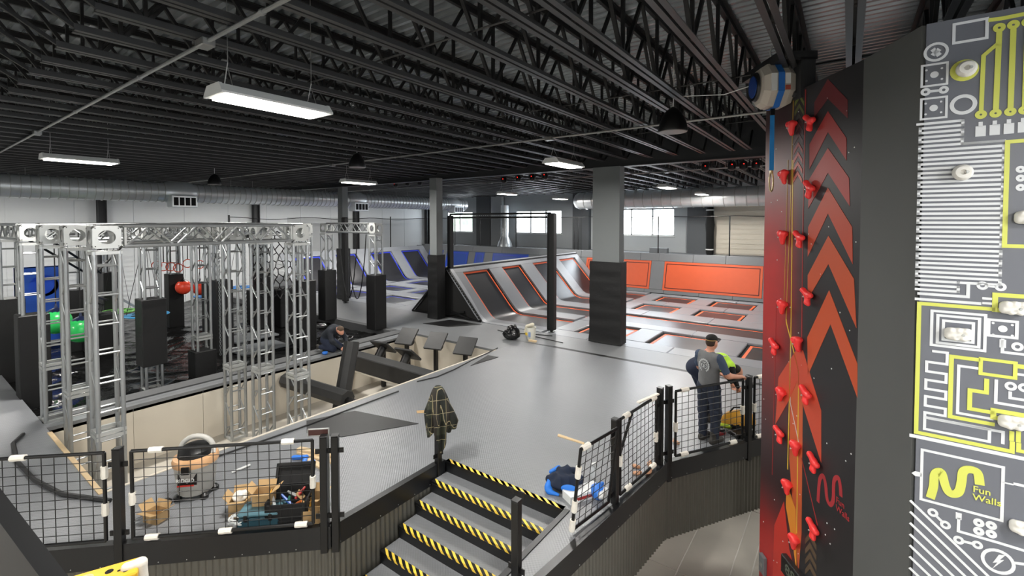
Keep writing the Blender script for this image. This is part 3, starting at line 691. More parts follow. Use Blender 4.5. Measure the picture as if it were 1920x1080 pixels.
# ---- blue court
bl = ['nearest sloping ramp trampoline with blue edging along the left wall', 'second sloping ramp trampoline with blue edging along the left wall', 'third sloping ramp trampoline with blue edging along the left wall', 'farthest sloping ramp trampoline with blue edging in the blue corner']
ramp(-23.2, -1, 1.0, M_bline, 'blue', bl, 'grey vinyl pads between the blue-edged ramp lanes', M_pad)
bc = thing('blue_court_padding', 'light grey vinyl pads between the blue-edged flat trampolines', 'padding', (-22.2, 12.95, 0))
BX = [(-21.5, -19.2), (-18.5, -16.4)]
for r, (y0, y1) in enumerate(LANES):
    for c, (x0, x1) in enumerate(BX): flat_bed(x0, x1, y0, y1, ['flat blue-edged trampoline next to the blue ramps', 'flat blue-edged trampoline next to the black A-frame'][c]+[', front row', ', second row', ', third row', ', back row'][r], M_bline)
for (y0, y1) in [(12.95, 13.65), (15.3, 16.2), (17.65, 18.65), (20.4, 21.2), (22.9, 23.45)]:
    for a, c in ((-22.15, -18.9), (-18.9, -15.6)): pad(a, c, y0, y1, bc, off=(-22.2, 12.95))
for (y0, y1) in LANES:
    for a, c in ((-22.15, -21.5), (-19.2, -18.5), (-16.4, -15.6)): pad(a, c, y0, y1, bc, off=(-22.2, 12.95))
for x0, x1, l in ((-24.7, -23.3, 'tall blue wall trampoline in the far left corner'), (-22.9, -20.9, 'blue wall trampoline seen through the net, left one'), (-20.3, -19.5, 'narrow blue wall trampoline seen through the net, middle one'), (-18.8, -16.0, 'wide blue wall trampoline seen through the net, right one')):
    wall_panel(x0, x1, 23.45, l, M_blue if x0 < -23 else M_bl2, M_bline)
wb = thing('blue_wall_padding', 'dark grey vinyl pads framing the blue wall trampolines', 'padding', (-25.6, 23.45, 0))
xx = [-25.6, -24.7, -23.3, -22.9, -20.9, -20.3, -19.5, -18.8, -16.0, -12.4]
for a, c in zip(xx[::2], xx[1::2]): wpad(a, c, .2, 1.62, wb, -25.6)
for a, c in ((-25.6, -23.1), (-23.1, -20.6), (-20.6, -18.1), (-18.1, -15.2), (-15.2, -12.4)): wpad(a, c, 1.62, 2.02, wb, -25.6); wpad(a, c, .02, .2, wb, -25.6)
b = MB(); b.prism([(-15.6, 12.95), (-14.45, 12.95), (-14.45, 23.45), (-15.6, 23.45)], -.09, 0); tag(b.build('kick_pad', M_pad), 'long light grey pad at the foot of the black A-frame', 'padding')
# ------------------------------------------------------------------ safety nets
def post(x, y, z0, z1, r, label, padr=None, cat='post', grp=None):
    t = thing('net_post', label, cat, (x, y, z0), 0, grp); b = MB(); b.tube([(0, 0, 0), (0, 0, z1-z0)], r, 10); b.build('pole', M_blackm, t, smooth=True)
    if padr: b = MB(); b.cbox(-padr, padr, -padr, padr, .06, z1-z0, .04); b.build('pad_sleeve', M_black, t)
    b = MB(); b.cbox(-.09, .09, -.09, .09, 0, .02, .004); b.build('base_plate', M_blackm, t)
    return t
nf = thing('safety_net', 'black netted frame between the narrow column and the padded post', 'net', (-12.4, 13.08, 0))
for p, q in (((.0, 0, 1.95), (0, 0, 3.95)), ((0, 0, 3.95), (4.45, .1, 3.95)), ((0, 0, 3.82), (4.45, .1, 3.82))):
    b = MB(); b.tube([p, q], .035, 8); b.build('rail', M_blackm, nf, smooth=True)
b = MB(); b.cbox(-.1, .1, -.1, .1, 1.9, 3.9, .03); b.build('corner_sleeve', M_black, nf)
b = MB(); b.add([(0, 0.02, 1.95), (4.45, .12, .1), (4.45, .12, 3.9), (0, .02, 3.9)], [(0, 1, 2, 3)])
b.v = []; b.f = []; b.mi = []
n = 12
for i in range(n+1):
    x = 4.45*i/n; zb = max(.05, 1.95-x*1.12) if x < 1.7 else .05
    b.v += [(x, .02+.05*math.sin(i*.9), zb), (x, .02+.05*math.sin(i*.9), 3.9)]
b.f = [(2*i, 2*i+2, 2*i+3, 2*i+1) for i in range(n)]; b.mi = [0]*n
b.build('netting', M_net, nf)
b = MB()
for i in range(44): b.lathe([(.012, 0), (.012, .02)], 6, Matrix.Translation((.05+i*.1, 0, 3.88)))
o = b.build('clip_row', M_alup, nf); o['kind'] = 'stuff'
post(-7.93, 13.2, 0, 3.95, .05, 'thick black padded net post standing on the court edge', .13)
post(-18.3, 12.48, 0, 3.86, .06, 'black padded post on the floor behind the far trusses', .12)
# perimeter net along the back wall and the left wall
pn = thing('perimeter_net', 'black perimeter net and cable above the back trampoline walls', 'net', (-25.4, 24.2, 1.95))
b = MB(); b.tube([(0, 0, 2.0)]+[(x, 0, 2.0-.05*math.sin(x*.9)**2) for x in range(1, 28)], .018, 6); b.build('top_cable', M_blackm, pn)
b = MB(); b.tube([(0, 0, .05), (27.5, 0, .05)], .018, 6); b.build('bottom_cable', M_blackm, pn)
b = MB(); b.add([(0, 0, 0), (12.9, 0, 0), (12.9, 0, 2), (0, 0, 2)], [(0, 1, 2, 3)]); b.build('netting', M_net, pn)
for x, l in ((-22.5, 'thin black net pole before the left rear window'), (-20.2, 'thin black net pole left of the branch duct'), (-17.2, 'thin black net pole before the middle window'), (-13.0, 'thin black net pole beside the dark pilaster, left of a pair'), (-12.75, 'thin black net pole beside the dark pilaster, right of a pair'), (-8.05, 'thin black net pole below the bright right window'), (-4.6, 'thin black net pole before the cream shutter')):
    post(x, 24.2, 1.9, 3.95, .03, l)
ln = thing('side_net', 'black net cable sagging along the left white wall', 'net', (-25.3, 10.6, 1.9))
b = MB(); b.tube([(0, y, 2.0-.12*math.sin(y/13*math.pi*3)**2) for y in [q*.5 for q in range(28)]], .02, 6); b.build('top_cable', M_blackm, ln)
b = MB(); b.add([(0, 3, 0), (0, 13.4, 0), (0, 13.4, 2), (0, 3, 2)], [(0, 1, 2, 3)]); b.build('netting', M_net, ln)
post(-25.3, 10.6, 0, 4.0, .05, 'black net pole at the left end of the sagging net cable'); post(-25.3, 20.8, 1.9, 4.0, .04, 'black net pole in the blue corner')
b = MB(); b.cbox(-.5, .5, -.15, .15, 0, .28, .01); tag(b.build('equipment_box', M_padw, None, (-8.6, 26.0, 1.9)), 'grey box on the walkway below the right window', 'box')
t = thing('hanging_punch_bag', 'black hanging bag strapped beside the cream shutter', 'bag', (-5.95, 26.2, 1.9)); b = MB(); b.lathe([(.16, 0), (.19, .1), (.2, 1.2), (.24, 1.6), (.17, 2.2), (.16, 2.75)], 14); b.build('sleeve', M_blackf, t, smooth=True)
for z in (.25, 2.35): b = MB(); b.lathe([(.21, z), (.21, z+.06)], 14); b.build('strap', M_white, t)
# ================================================================== NINJA RIG OF BOX TRUSSES
ZT = 3.63; TS = .15      # top of the rig, half side of the truss
b = MB(); b.box(-26.3, -12.4, 1.75, 10.2, -.6, -.35); struct('floor_ninja', b, M_concf)
# wrinkled black film
random.seed(3); b = MB(); nx, ny = 230, 140; vs = []; fs = []
for i in range(nx+1):
    for j in range(ny+1):
        x = -26.2+13.8*i/nx; y = 1.78+8.4*j/ny
        z = -.27+.03*math.sin(x*2.1+y*.7)*math.sin(y*1.7-x*.4)+.03*abs(math.sin(x*3.1+math.sin(y*2.3)*1.8))**3+.03*abs(math.sin(y*3.7+math.sin(x*2.9)*2.2))**4+random.uniform(-.006, .006)
        vs.append((x, y, z))
fs = [(i*(ny+1)+j, (i+1)*(ny+1)+j, (i+1)*(ny+1)+j+1, i*(ny+1)+j+1) for i in range(nx) for j in range(ny)]
b.add(vs, fs); tag(b.build('plastic_film', M_film, smooth=60), 'wrinkled shiny black plastic film covering the ninja area floor', 'film')
def hole_plate(mb, c, u, v, h, r, t=.006, n=20):
    """square plate centred c with a round hole, axes u,v"""
    c = Vector(c); u = Vector(u); v = Vector(v); w_ = u.cross(v)
    for s in (0, 1):
        vs = []
        for k in range(n):
            a = 2*math.pi*k/n; ca, sa = math.cos(a), math.sin(a); m_ = max(abs(ca), abs(sa))
            vs.append(c+u*(ca/m_*h)+v*(sa/m_*h)+w_*(t*s)); vs.append(c+u*(ca*r)+v*(sa*r)+w_*(t*s))
        mb.add(vs, [(2*k, 2*((k+1) % n), 2*((k+1) % n)+1, 2*k+1) for k in range(n)])
def corner_block(parent, x, y, z, lx=0, ly=0):
    """perforated aluminium corner cube"""
    b = MB(); h = TS+.02
    for ax in range(3):
        for s in (-1, 1):
            c = [0, 0, 0]; c[ax] = s*h; u = [0, 0, 0]; v = [0, 0, 0]; u[(ax+1) % 3] = 1; v[(ax+2) % 3] = 1
            hole_plate(b, c, u, v, h, h*.62, -.006*s)
    o = b.build('corner_block', M_alup, parent, (x, y, z))
    k = MB()
    for s, ax in ((1, 0), (-1, 1)):
        for p in (-1, 1):
            for q in (-1, 1):
                if ax == 0: k.lathe([(.008, 0), (.008, .006)], 6, Matrix.Translation((h, p*h*.8, q*h*.8)) @ Matrix.Rotation(math.pi/2, 4, 'Y'))
                else: k.lathe([(.008, 0), (.008, .006)], 6, Matrix.Translation((p*h*.8, -h, q*h*.8)) @ Matrix.Rotation(math.pi/2, 4, 'X'))
    k.build('bolt_set', M_blackm, o)
RUNGS = {}
def lacing(L_, step, near):
    """list of (p0,p1) bars of one box truss of length L_ along z"""
    out = []; n = max(1, round(L_/step)); s = L_/n
    for f, (ux, uy, vx, vy) in enumerate(((-1, -1, 1, -1), (1, -1, 1, 1), (1, 1, -1, 1), (-1, 1, -1, -1))):
        for k in range(n):
            z0, z1 = k*s, (k+1)*s; a = (ux*TS, uy*TS); c = (vx*TS, vy*TS)
            if f % 2 == 0:
                if (k+f//2) % 2 == 0: out.append(((*a, z0+.06), (*c, z1-.06)))
                else: out.append(((*c, z0+.06), (*a, z1-.06)))
            else:
                out.append(((*a, z0+s*.5), (*c, z0+s*.5)))
    return out
def tower(x, y, z0, label, padr=None, near=False, z1=ZT, corner=True, grp='silver truss towers', splice=None):
    t = thing('truss_tower', label, 'truss', (x, y, z0), 0, None); top = z1-z0-(.4 if corner else 0)
    ch = MB(); ch.tube([(0, 0, 0), (0, 0, top)], .032, 10); cm = ch.mesh('chord', M_alu, True)
    for s in (-1, 1):
        for q in (-1, 1): link('chord', cm, t, (s*TS, q*TS, 0))
    lc = lacing(top, .42, near)
    if near:
        for p0, p1 in lc:
            m = MB(); m.tube([p0, p1], .0155, 6); m.build('rung', M_alu, t, smooth=True)
    else:
        m = MB()
        for p0, p1 in lc: m.tube([p0, p1], .014, 5)
        m.build('lacing', M_alu, t, smooth=True)
    h = TS+.03
    for zz in [0.0, top-.05]+([splice-z0, splice-z0+.07] if splice is not None else []):
        m = MB()
        for s in (-1, 1):
            m.box(-h, h, s*TS-.024, s*TS+.024, zz, zz+.05); m.box(s*TS-.024, s*TS+.024, -h, h, zz, zz+.05)
        m.build('end_frame', M_alup, t)
    if corner: corner_block(t, 0, 0, z1-z0-.19)
    if padr:
        m = MB(); m.cbox(-TS-.09, TS+.09, -TS-.09, TS+.09, padr[0]-z0, padr[1]-z0, .015); p = m.build('pad_sleeve', M_black, t); p['label'] = 'black foam pad around the tower'
    return t
def beam(p, q, label, near=False, zt=ZT):
    p = Vector((*p, 0)); q = Vector((*q, 0)); d = (q-p).normalized(); p = p+d*.2; q = q-d*.2; L_ = (q-p).length; a = math.atan2(d.y, d.x)
    t = thing('truss_beam', label, 'truss', (p.x, p.y, zt-.36), a)
    for zz in (.024, .336):
        for s in (-1, 1):
            m = MB(); m.tube([(0, s*TS, zz), (L_, s*TS, zz)], .03, 8); m.build('chord', M_alu, t, smooth=True)
    n = max(1, round(L_/.36)); st_ = L_/n; one = MB()
    for s in (-1, 1):
        for k in range(n):
            a0, a1 = (.024, .336) if k % 2 == 0 else (.336, .024)
            P0, P1 = (k*st_+.02, s*TS, a0), ((k+1)*st_-.02, s*TS, a1)
            if near: m = MB(); m.tube([P0, P1], .016, 6); m.build('lace', M_alu, t, smooth=True)
            else: one.tube([P0, P1], .012, 5)
    for k in range(n+1): one.tube([(k*st_, -TS, .024), (k*st_, TS, .024)], .011, 5); one.tube([(k*st_, -TS, .336), (k*st_, TS, .336)], .011, 5)
    one.build('lacing', M_alu, t, smooth=True)
    for x in (0, L_-.03):
        m = MB(); m.box(x, x+.03, -TS-.02, TS+.02, 0, .04); m.box(x, x+.03, -TS-.02, TS+.02, .32, .36); m.box(x, x+.03, -TS-.02, -TS+.04, 0, .36); m.box(x, x+.03, TS-.04, TS+.02, 0, .36); m.build('end_frame', M_alup, t)
    return t
T = {}
def tw(k, x, y, z0, label, **kw): T[k] = (x, y); return tower(x, y, z0, label, **kw)
tw('n1', -9.2, 2.08, ZG+.02, 'nearest silver truss tower with perforated corner block, rising from the pit', near=True, splice=.38)
tw('n2', -10.8, 2.06, ZG+.02, 'second nearest silver truss tower from the right, in the pit corner', near=True, splice=.66)
tw('n3', -11.98, 1.95, -.03, 'third silver truss tower from the right, standing on the kerb corner', near=True, splice=.95)
tw('b', -14.0, 1.96, -.27, 'fourth silver truss tower at left with a tall black pad', padr=(-.25, 1.72), near=True)
tw('a', -16.6, 1.95, -.27, 'silver truss tower cut off by the left picture edge, black pad below', padr=(-.25, 1.8))
tw('n4', -9.4, 5.25, ZG+.02, 'silver truss tower rising from the pit at the far end of the near beam', near=True, splice=.38)
tw('n5', -11.1, 4.72, ZG+.02, 'silver truss tower in the pit against its cream wall, left of two', near=True, splice=.38)
tw('n6', -10.4, 5.0, ZG+.02, 'silver truss tower in the pit, right of the one against the cream wall', near=True, splice=.38)
tw('c', -13.2, 3.8, -.27, 'truss tower with a black pad hanging clear of the film floor', padr=(.33, 1.88))
tw('f', -13.2, 4.85, -.27, 'truss tower with a short black pad block at its foot', padr=(-.25, .44), splice=.7)
tw('j', -13.7, 7.9, -.27, 'truss tower with tall black pad behind the near pit tower', padr=(-.25, 1.85))
tw('l', -13.05, 10.1, 0, 'far right truss tower with black pad on the grey floor', padr=(0, 1.86))
tw('k', -15.8, 10.0, 0, 'truss tower with black pad left of the far right one', padr=(0, 1.86))
tw('d', -20.4, 6.6, -.27, 'far truss tower with tall black pad below the orange rings', padr=(-.25, 1.72))
tw('g', -17.6, 6.8, -.27, 'far truss tower with narrow black pad between the chains', padr=(-.25, 1.6))
tw('e', -19.0, 3.55, -.27, 'far truss tower with black pad behind the green ball', padr=(-.25, 1.6))
tw('h', -21.0, 4.9, -.27, 'far truss tower with black pad next to the blue disc', padr=(.4, 1.9))
tw('i', -17.5, 8.4, -.27, 'far truss tower with black pad near the black web net', padr=(-.25, 1.9))
tw('o', -20.4, 9.75, -.27, 'farthest truss tower with black pad beside the blue court', padr=(-.25, 1.7))
tw('m', -15.4, 6.2, -.27, 'truss tower with black pad in the middle of the ninja area', padr=(-.25, 1.9))
for p, q, l, nr in (('n1', 'n4', 'near silver truss beam running along the pit side', True), ('n2', 'n5', 'silver truss beam parallel to and behind the near one', False), ('b', 'a', 'truss beam at the left picture edge', True),
                    ('k', 'l', 'silver truss beam between the two far right towers', True), ('c', 'f', 'truss beam above the short padded block', False), ('f', 'j', 'truss beam from the short padded block to the dark padded tower', False), ('d', 'g', 'truss beam carrying the orange rings', False), ('e', 'h', 'truss beam above the blue disc', False), ('g', 'i', 'truss beam above the chains', False), ('b', 'c', 'truss beam over the green ball', False), ('m', 'i', 'truss beam before the black web net', False), ('a', 'e', 'truss beam far left over the blue box', False), ('d', 'o', 'far truss beam above the two blue discs', False), ('f', 'h', 'long truss beam over the blue disc running away from the camera', False)):
    beam(T[p], T[q], l, nr)
# ---- hanging obstacles
def ring_obj(x, y, z, label):
    t = thing('gymnastic_ring', label, 'ring', (x, y, z), 0, 'orange gymnastic rings'); b = MB(); R_ = .15; n = 20
    pts = [(0, R_*math.cos(2*math.pi*k/n), R_*math.sin(2*math.pi*k/n)) for k in range(n+1)]; b.tube(pts, .016, 6, cap=False); b.build('hoop', mat('orange red plastic', '#e2532f', .4), t, smooth=True)
    b = MB(); b.bar((0, 0, R_), (0, 0, 3.4-z), .03, .01, up=(1, 0, 0)); b.build('strap', M_blackm, t)
for y, z in ((5.8, 2.12), (6.0, 2.06), (6.22, 2.04), (6.45, 1.98), (6.75, 2.12), (7.15, 2.05)): ring_obj(-19.8, y+.1, z, 'orange gymnastic ring on a black strap, %s in the row' % {5.8: 'first from left', 6.0: 'second from left', 6.22: 'third from left', 6.45: 'fourth from left', 6.75: 'fifth from left', 7.15: 'rightmost'}[y])
def ball(x, y, z, r, m, label, cone):
    t = thing('hanging_ball', label, 'ball', (x, y, z)); b = MB(); n = 14
    b.lathe([(r*math.sin(math.pi*k/n)+.0005, -r*math.cos(math.pi*k/n)*1.02) for k in range(n+1)], 28); b.build('ball', m, t, smooth=True)
    b = MB(); b.lathe([(r*.62, r*.8), (r*.4, r*.98), (r*.12, r*1.12), (.02, r*1.4), (.015, r*1.45)], 12); b.build('cap', cone, t, smooth=True)
    b = MB(); b.tube([(0, 0, r*1.4), (0, 0, 3.5-z)], .012, 6); b.build('rope', M_blackm, t)
M_gb = mat('green buoy', '#35c463', .25); M_rb = mat('red orange buoy', '#ff5238', .3); M_nb = mat('navy rubber', '#16203f', .4)
ball(-15.75, 2.62, 1.22, .3, M_gb, 'green buoy ball hanging behind the near towers, left one', M_nb); ball(-15.2, 2.96, 1.02, .3, M_gb, 'green buoy ball hanging behind the near towers, right one', M_nb)
ball(-19.85, 6.72, 1.25, .26, M_rb, 'red-orange buoy ball hanging beside the padded tower', M_blackm); ball(-19.85, 7.26, 1.15, .26, M_rb, 'red-orange buoy ball partly behind the trusses', M_blackm)
def disc(x, y, z, r, m, label):
    t = thing('hanging_disc', label, 'disc', (x, y, z)); b = MB(); n = 28
    b.lathe([(r*.2, -.02), (r, -.02), (r+.02, 0), (r, .02), (r*.2, .02), (r*.2, -.02)], n, cap=False); b.build('disc', m, t, smooth=True)
    for k in range(5):
        a = 2*math.pi*k/5; c = MB(); c.lathe([(.1, .021), (.1, .024)], 10, Matrix.Translation((r*.6*math.cos(a), r*.6*math.sin(a), 0))); c.build('hand_hole', M_blackf, t)
    for k in range(3):
        a = 2*math.pi*k/3; b = MB(); b.tube([(r*.9*math.cos(a), r*.9*math.sin(a), .02), (0, 0, 3.28-z)], .008, 4); b.build('rope', M_blackm, t)
    b = MB(); b.box(-.2, .2, -.2, .2, 3.24-z, 3.31-z); b.build('clamp', M_blackm, t)
disc(-17.2, 4.85, .85, .55, mat('sky blue plastic', '#3f9fd8', .35), 'pale blue round disc platform hanging beside the padded tower')
disc(-20.2, 4.9, .6, .5, mat('lime plastic', '#6cbf4b', .4), 'green round disc platform hanging behind the blue one'); disc(-20.4, 7.75, .75, .5, mat('royal blue plastic', '#2a7fd0', .4), 'blue round disc platform hanging behind the right trusses'); disc(-20.4, 8.9, .95, .45, mat('royal blue plastic', '#2a7fd0', .4), 'blue round disc platform farthest right behind the trusses')
# blue foam block
t = thing('foam_block', 'big blue foam block with round cut-out behind the left trusses', 'block', (-21.0, 3.15, -.1)); b = MB()
hole_plate(b, (0, 0, 1.75), (0, 1, 0), (0, 0, 1), .58, .34, .5, 24); b.box(0, .5, -.58, .58, 0, 1.17); b.build('block', mat('blue foam', '#2159c4', .6), t)
b = MB(); b.box(.0, .02, -.58, .58, 1.17, 2.33); b.build('rear_board', mat('blue foam', '#2159c4', .6), t, (-.02, 0, 0))
# chains
def chain(x, y, z0, z1, label):
    t = thing('chain', label, 'chain', (x, y, z0), 0, None); b = MB(); z = 0; k = 0; lk = MB()
    n = 8; pts = [(0, .02*math.cos(2*math.pi*i/n), .032*math.sin(2*math.pi*i/n)) for i in range(n+1)]; lk.tube(pts, .008, 4, cap=False); m0 = lk.mesh('link', M_alu, True)
    while z < z1-z0: link('link', m0, t, (0, 0, z), R(90) if k % 2 else 0); z += .055; k += 1
    b = MB(); b.box(-.2, .2, -.03, .03, z1-z0-.07, z1-z0+.02); b.build('clamp', M_blackm, t)
chain(-13.27, 5.3, .2, 3.3, 'galvanised chain hanging left of the pit towers'); chain(-13.39, 6.0, .1, 3.3, 'galvanised chain hanging between the pit towers'); chain(-13.45, 6.35, .1, 3.3, 'galvanised chain hanging just right of the second pit tower'); chain(-16.3, 4.87, .6, 3.3, 'galvanised chain hanging beside the blue disc')
# black web net (irregular honeycomb of rope)
t = thing('web_net', 'black rope web net hanging behind the near truss beam', 'net', (-16.6, 7.6, 1.0)); random.seed(11); b = MB(); cols, rws = 7, 9; J = {}
for i in range(cols*2+1):
    for j in range(rws+1): J[i, j] = Vector((random.uniform(-.05, .05), i*.125+random.uniform(-.04, .04), j*.25+(.07 if (i+j) % 2 else -.07)+random.uniform(-.04, .04)))
for i in range(cols*2+1):
    for j in range(rws+1):
        if (i+1, j) in J: b.tube([J[i, j], J[i+1, j]], .018, 5)
        if (i+j) % 2 and (i, j+1) in J: b.tube([J[i, j], J[i, j+1]], .018, 5)
b.build('rope_web', M_blackm, t, smooth=True)
for y in (0, 1.75): b = MB(); b.tube([(0, y, -.3), (0, y, 2.4)], .03, 6); b.build('side_rope', M_blackm, t)
# dangling black straps between far towers
for i, (y0, y1, dz) in enumerate(((.0, .55, 1.1), (.35, .9, 1.25))):
    t = thing('rope_loop', ['slack black strap loop hanging under the far right beam, left one', 'slack black strap loop hanging under the far right beam, right one'][i], 'strap', (-15.1+y0*1.4, 10.05, ZT-.4)); b = MB()
    b.tube([(1.1*u, 0, -2.3*math.sin(math.pi*u)**.8) for u in [q/16 for q in range(17)]], .018, 6); b.build('strap', M_blackm, t, smooth=True)
# inclined black tubes at far left, cargo frame
for i, (p, q) in enumerate((((-17.5, 2.3, 3.3), (-18.5, 3.9, 2.0)), ((-17.5, 2.6, 3.4), (-18.5, 4.1, 2.1)), ((-18.6, 4.9, 3.2), (-18.5, 3.9, 2.0)))):
    b = MB(); p = Vector(p); q = Vector(q); b.tube([(0, 0, 0), q-p], .03, 6); tag(b.build('strap_bar', M_blackm, None, p, smooth=True), 'sloping black bar hanging before the blue block, %s' % ['lower one', 'upper one', 'one leaning the other way'][i], 'bar')
t = thing('step_ramp', 'silver and black sloping ramp frame behind the near tower', 'ramp', (-18.2, 4.6, -.25)); b = MB(); b.bar((0, -.35, 1.75), (0, 1.0, .55), .12, .06); b.build('side_rail', M_alu, t)
for k in range(5): b = MB(); b.box(-.4, .4, -.9+k*.12, -.85+k*.12, 1.2+k*.12, 1.25+k*.12); b.build('rung', M_blackm, t)
b = MB(); b.box(-.4, .4, -.95, -.3, 0, 1.15); b.build('base', M_black, t)
# grey access boards on the film
for x, y, l in ((-14.6, 6.9, 'grey board lying on the black film behind the pit towers'), (-16.2, 7.4, 'grey board lying on the black film farther back')):
    b = MB(); b.cbox(-.5, .5, -.7, .7, 0, .06, .01); tag(b.build('access_board', M_padw, None, (x, y, -.22)), l, 'board')
for x, y, z, l in ((-17.4, 9.4, 1.15, 'large black foam block behind the pit towers'), (-18.9, 9.3, .95, 'farther large black foam block near the blue court')):
    b = MB(); b.cbox(-.5, .5, -.6, .6, -.27, z, .03); tag(b.build('foam_block', M_black, None, (x, y, 0)), l, 'block')

for x, l in ((-15.75, 'left one'), (-15.2, 'right one')):
    b = MB(); b.tube([(0, 0, 0), (0, 1.5, 0)], .025, 8); tag(b.build('support_pipe', M_blackm, None, (x, 1.9, 3.5), smooth=True), 'black pipe clamped to the left truss beam holding a green ball, '+l, 'pipe')
# ================================================================== PIT OBSTACLES
def obeam(p, q, r, n, label, m=M_black):
    p = Vector(p); q = Vector(q); t = thing('padded_beam', label, 'beam', p); b = MB(); b.tube([(0, 0, 0), q-p], r, n); b.build('foam_body', M_bb, t)
    d = (q-p).normalized(); e = MB(); e.tube([-d*.012, d*0.0], r*.96, n); e.build('end_plate', M_blackm, t); return t
M_bb = mat('charcoal foam', '#2c2c2c', .5, 0, .25, 5)
t = thing('padded_beam', 'thick charcoal box beam lying across the pit', 'beam', (-11.45, 8.0, -.26)); b = MB(); b.cbox(0, 3.3, -.2, .2, -.22, .2, .02); b.build('foam_body', M_bb, t); b = MB(); b.box(.1, 3.3, -.19, .19, -.26, -.22); b.build('ply_base', M_cream, t)
obeam((-11.42, 6.05, -.32), (-9.05, 6.2, -.32), .19, 8, 'octagonal charcoal beam on an axle low across the pit')
b = MB(); b.tube([(0, 0, 0), (1.0, 0, 0)], .09, 8); tag(b.build('axle', M_blackm, None, (-9.05, 6.2, -.36), smooth=20), 'dark steel axle running from the octagonal beam to the pit edge', 'axle')
obeam((-9.95, 6.95, .68), (-9.75, 6.4, -1.16), .19, 8, 'octagonal charcoal pole leaning upright in the pit')
def step(x, y, z, tilt, az, label, back=True):
    t = thing('angled_step', label, 'step', (x, y, ZG+.02)); zz = z-ZG-.02
    M_ = Matrix.Translation((0, 0, zz)) @ Matrix.Rotation(az, 4, 'Z') @ Matrix.Rotation(tilt, 4, 'X')
    b = MB(); b.cbox(-.3, .3, -.3, .3, -.03, .03, .012, M_); b.build('plate', M_bb, t)
    b = MB(); b.box(-.05, .05, -.05, .05, 0, zz-.12); b.build('post', M_blackm, t)
    b = MB(); b.lathe([(.12, -.34), (.13, -.3), (.12, -.22), (.13, -.18), (.12, -.04)], 16, M_); b.build('bellows', M_blackm, t, smooth=True)
    b = MB(); b.tube([(0, 0, zz-.12), M_ @ Vector((0, 0, -.2))], .05, 8); b.build('bracket', M_blackm, t)
step(-10.95, 9.6, .14, R(42), R(15), 'angled black step plate facing the camera, leftmost of three')
step(-9.95, 9.85, .1, R(42), R(15), 'angled black step plate facing the camera, middle of three')
step(-8.95, 10.05, .06, R(42), R(15), 'angled black step plate facing the camera, rightmost of three')
step(-11.0, 8.75, 0, R(-40), R(10), 'angled black step plate facing away, left of two')
step(-10.05, 8.85, -.08, R(-40), R(10), 'angled black step plate facing away, right of two')
# ================================================================== MESH FENCES
FH = 1.07
def fence_post(x, y, label, z0=-.3, h=1.12, rz=0):
    t = thing('fence_post', label, 'post', (x, y, z0), rz); b = MB(); b.cbox(-.042, .042, -.042, .042, 0, h-z0-.012, .006); b.build('tube', M_blackm, t)
    b = MB(); b.cbox(-.044, .044, -.044, .044, h-z0-.012, h-z0, .004); b.build('cap', M_blackm, t)
    for zz in (.14, .93):
        for s in (-1, 1): b = MB(); b.box(s*.042, s*.1, -.006, .006, zz-z0-.03, zz-z0+.03); b.box(s*.06, s*.085, -.009, .009, zz-z0-.008, zz-z0+.008); b.build('bracket', M_blackm, t)
    return t
def fence_panel(p, q, label, wraps, h0=.06, h1=1.07, cell=.125, cellz=.105):
    p = Vector((p[0], p[1], 0)); q = Vector((q[0], q[1], 0)); L_ = (q-p).length; a = math.atan2((q-p).y, (q-p).x)
    t = thing('mesh_fence', label, 'fence', p, a); r = .02
    for nm, pts in (('top_rail', [(.0, 0, h1), (L_, 0, h1)]), ('bottom_rail', [(.0, 0, h0), (L_, 0, h0)]), ('side_rail', [(0, 0, h0), (0, 0, h1)]), ('side_rail', [(L_, 0, h0), (L_, 0, h1)])):
        b = MB(); b.tube(pts, r, 8); b.build(nm, M_blackm, t, smooth=True)
    b = MB(); n = max(1, round(L_/cell)); m = max(1, round((h1-h0)/cellz))
    for i in range(1, n): b.tube([(L_*i/n, .004, h0), (L_*i/n, .004, h1)], .0045, 5)
    for j in range(1, m): b.tube([(0, -.004, h0+(h1-h0)*j/m), (L_, -.004, h0+(h1-h0)*j/m)], .0045, 5)
    b.build('wire_grid', M_blackm, t)
    for w_ in wraps:
        if w_[0] == 't': P0, P1 = (w_[1]*L_-.07, 0, h1), (w_[1]*L_+.07, 0, h1)
        elif w_[0] == 'b': P0, P1 = (w_[1]*L_-.07, 0, h0), (w_[1]*L_+.07, 0, h0)
        elif w_[0] == 'l': P0, P1 = (0, 0, h0+w_[1]*(h1-h0)-.07), (0, 0, h0+w_[1]*(h1-h0)+.07)
        else: P0, P1 = (L_, 0, h0+w_[1]*(h1-h0)-.07), (L_, 0, h0+w_[1]*(h1-h0)+.07)
        P0 = Vector(P0); P1 = Vector(P1); b = MB(); b.tube([P0, P0+(P1-P0)*.3, P0+(P1-P0)*.6, P1], [.033, .037, .034, .036], 8); b.build('foam_wrap', M_foam, t, smooth=True)
    return t
D = Vector((-4.48, -4.28)).normalized()     # diagonal left fence
A0 = Vector((-5.02, 3.14))
def dl_(s): return (A0.x+D.x*s, A0.y+D.y*s)
ad = math.atan2(-D.y, -D.x)
fence_post(*dl_(-.1), 'black fence post at the corner left of the stairs, right of a pair', rz=ad); fence_post(*dl_(.03), 'black fence post at the corner left of the stairs, left of a pair', rz=ad)
fence_post(*dl_(2.26), 'black fence post between the two left mesh panels', rz=ad)
fence_post(*dl_(4.5), 'black fence post outside the left picture edge', rz=ad)
fence_panel(dl_(2.12), dl_(.16), 'mesh fence panel in front of the shop vacuum and tool bag', [('t', .13), ('t', .86), ('b', .1), ('b', .5), ('b', .93), ('l', .46), ('r', .5)])
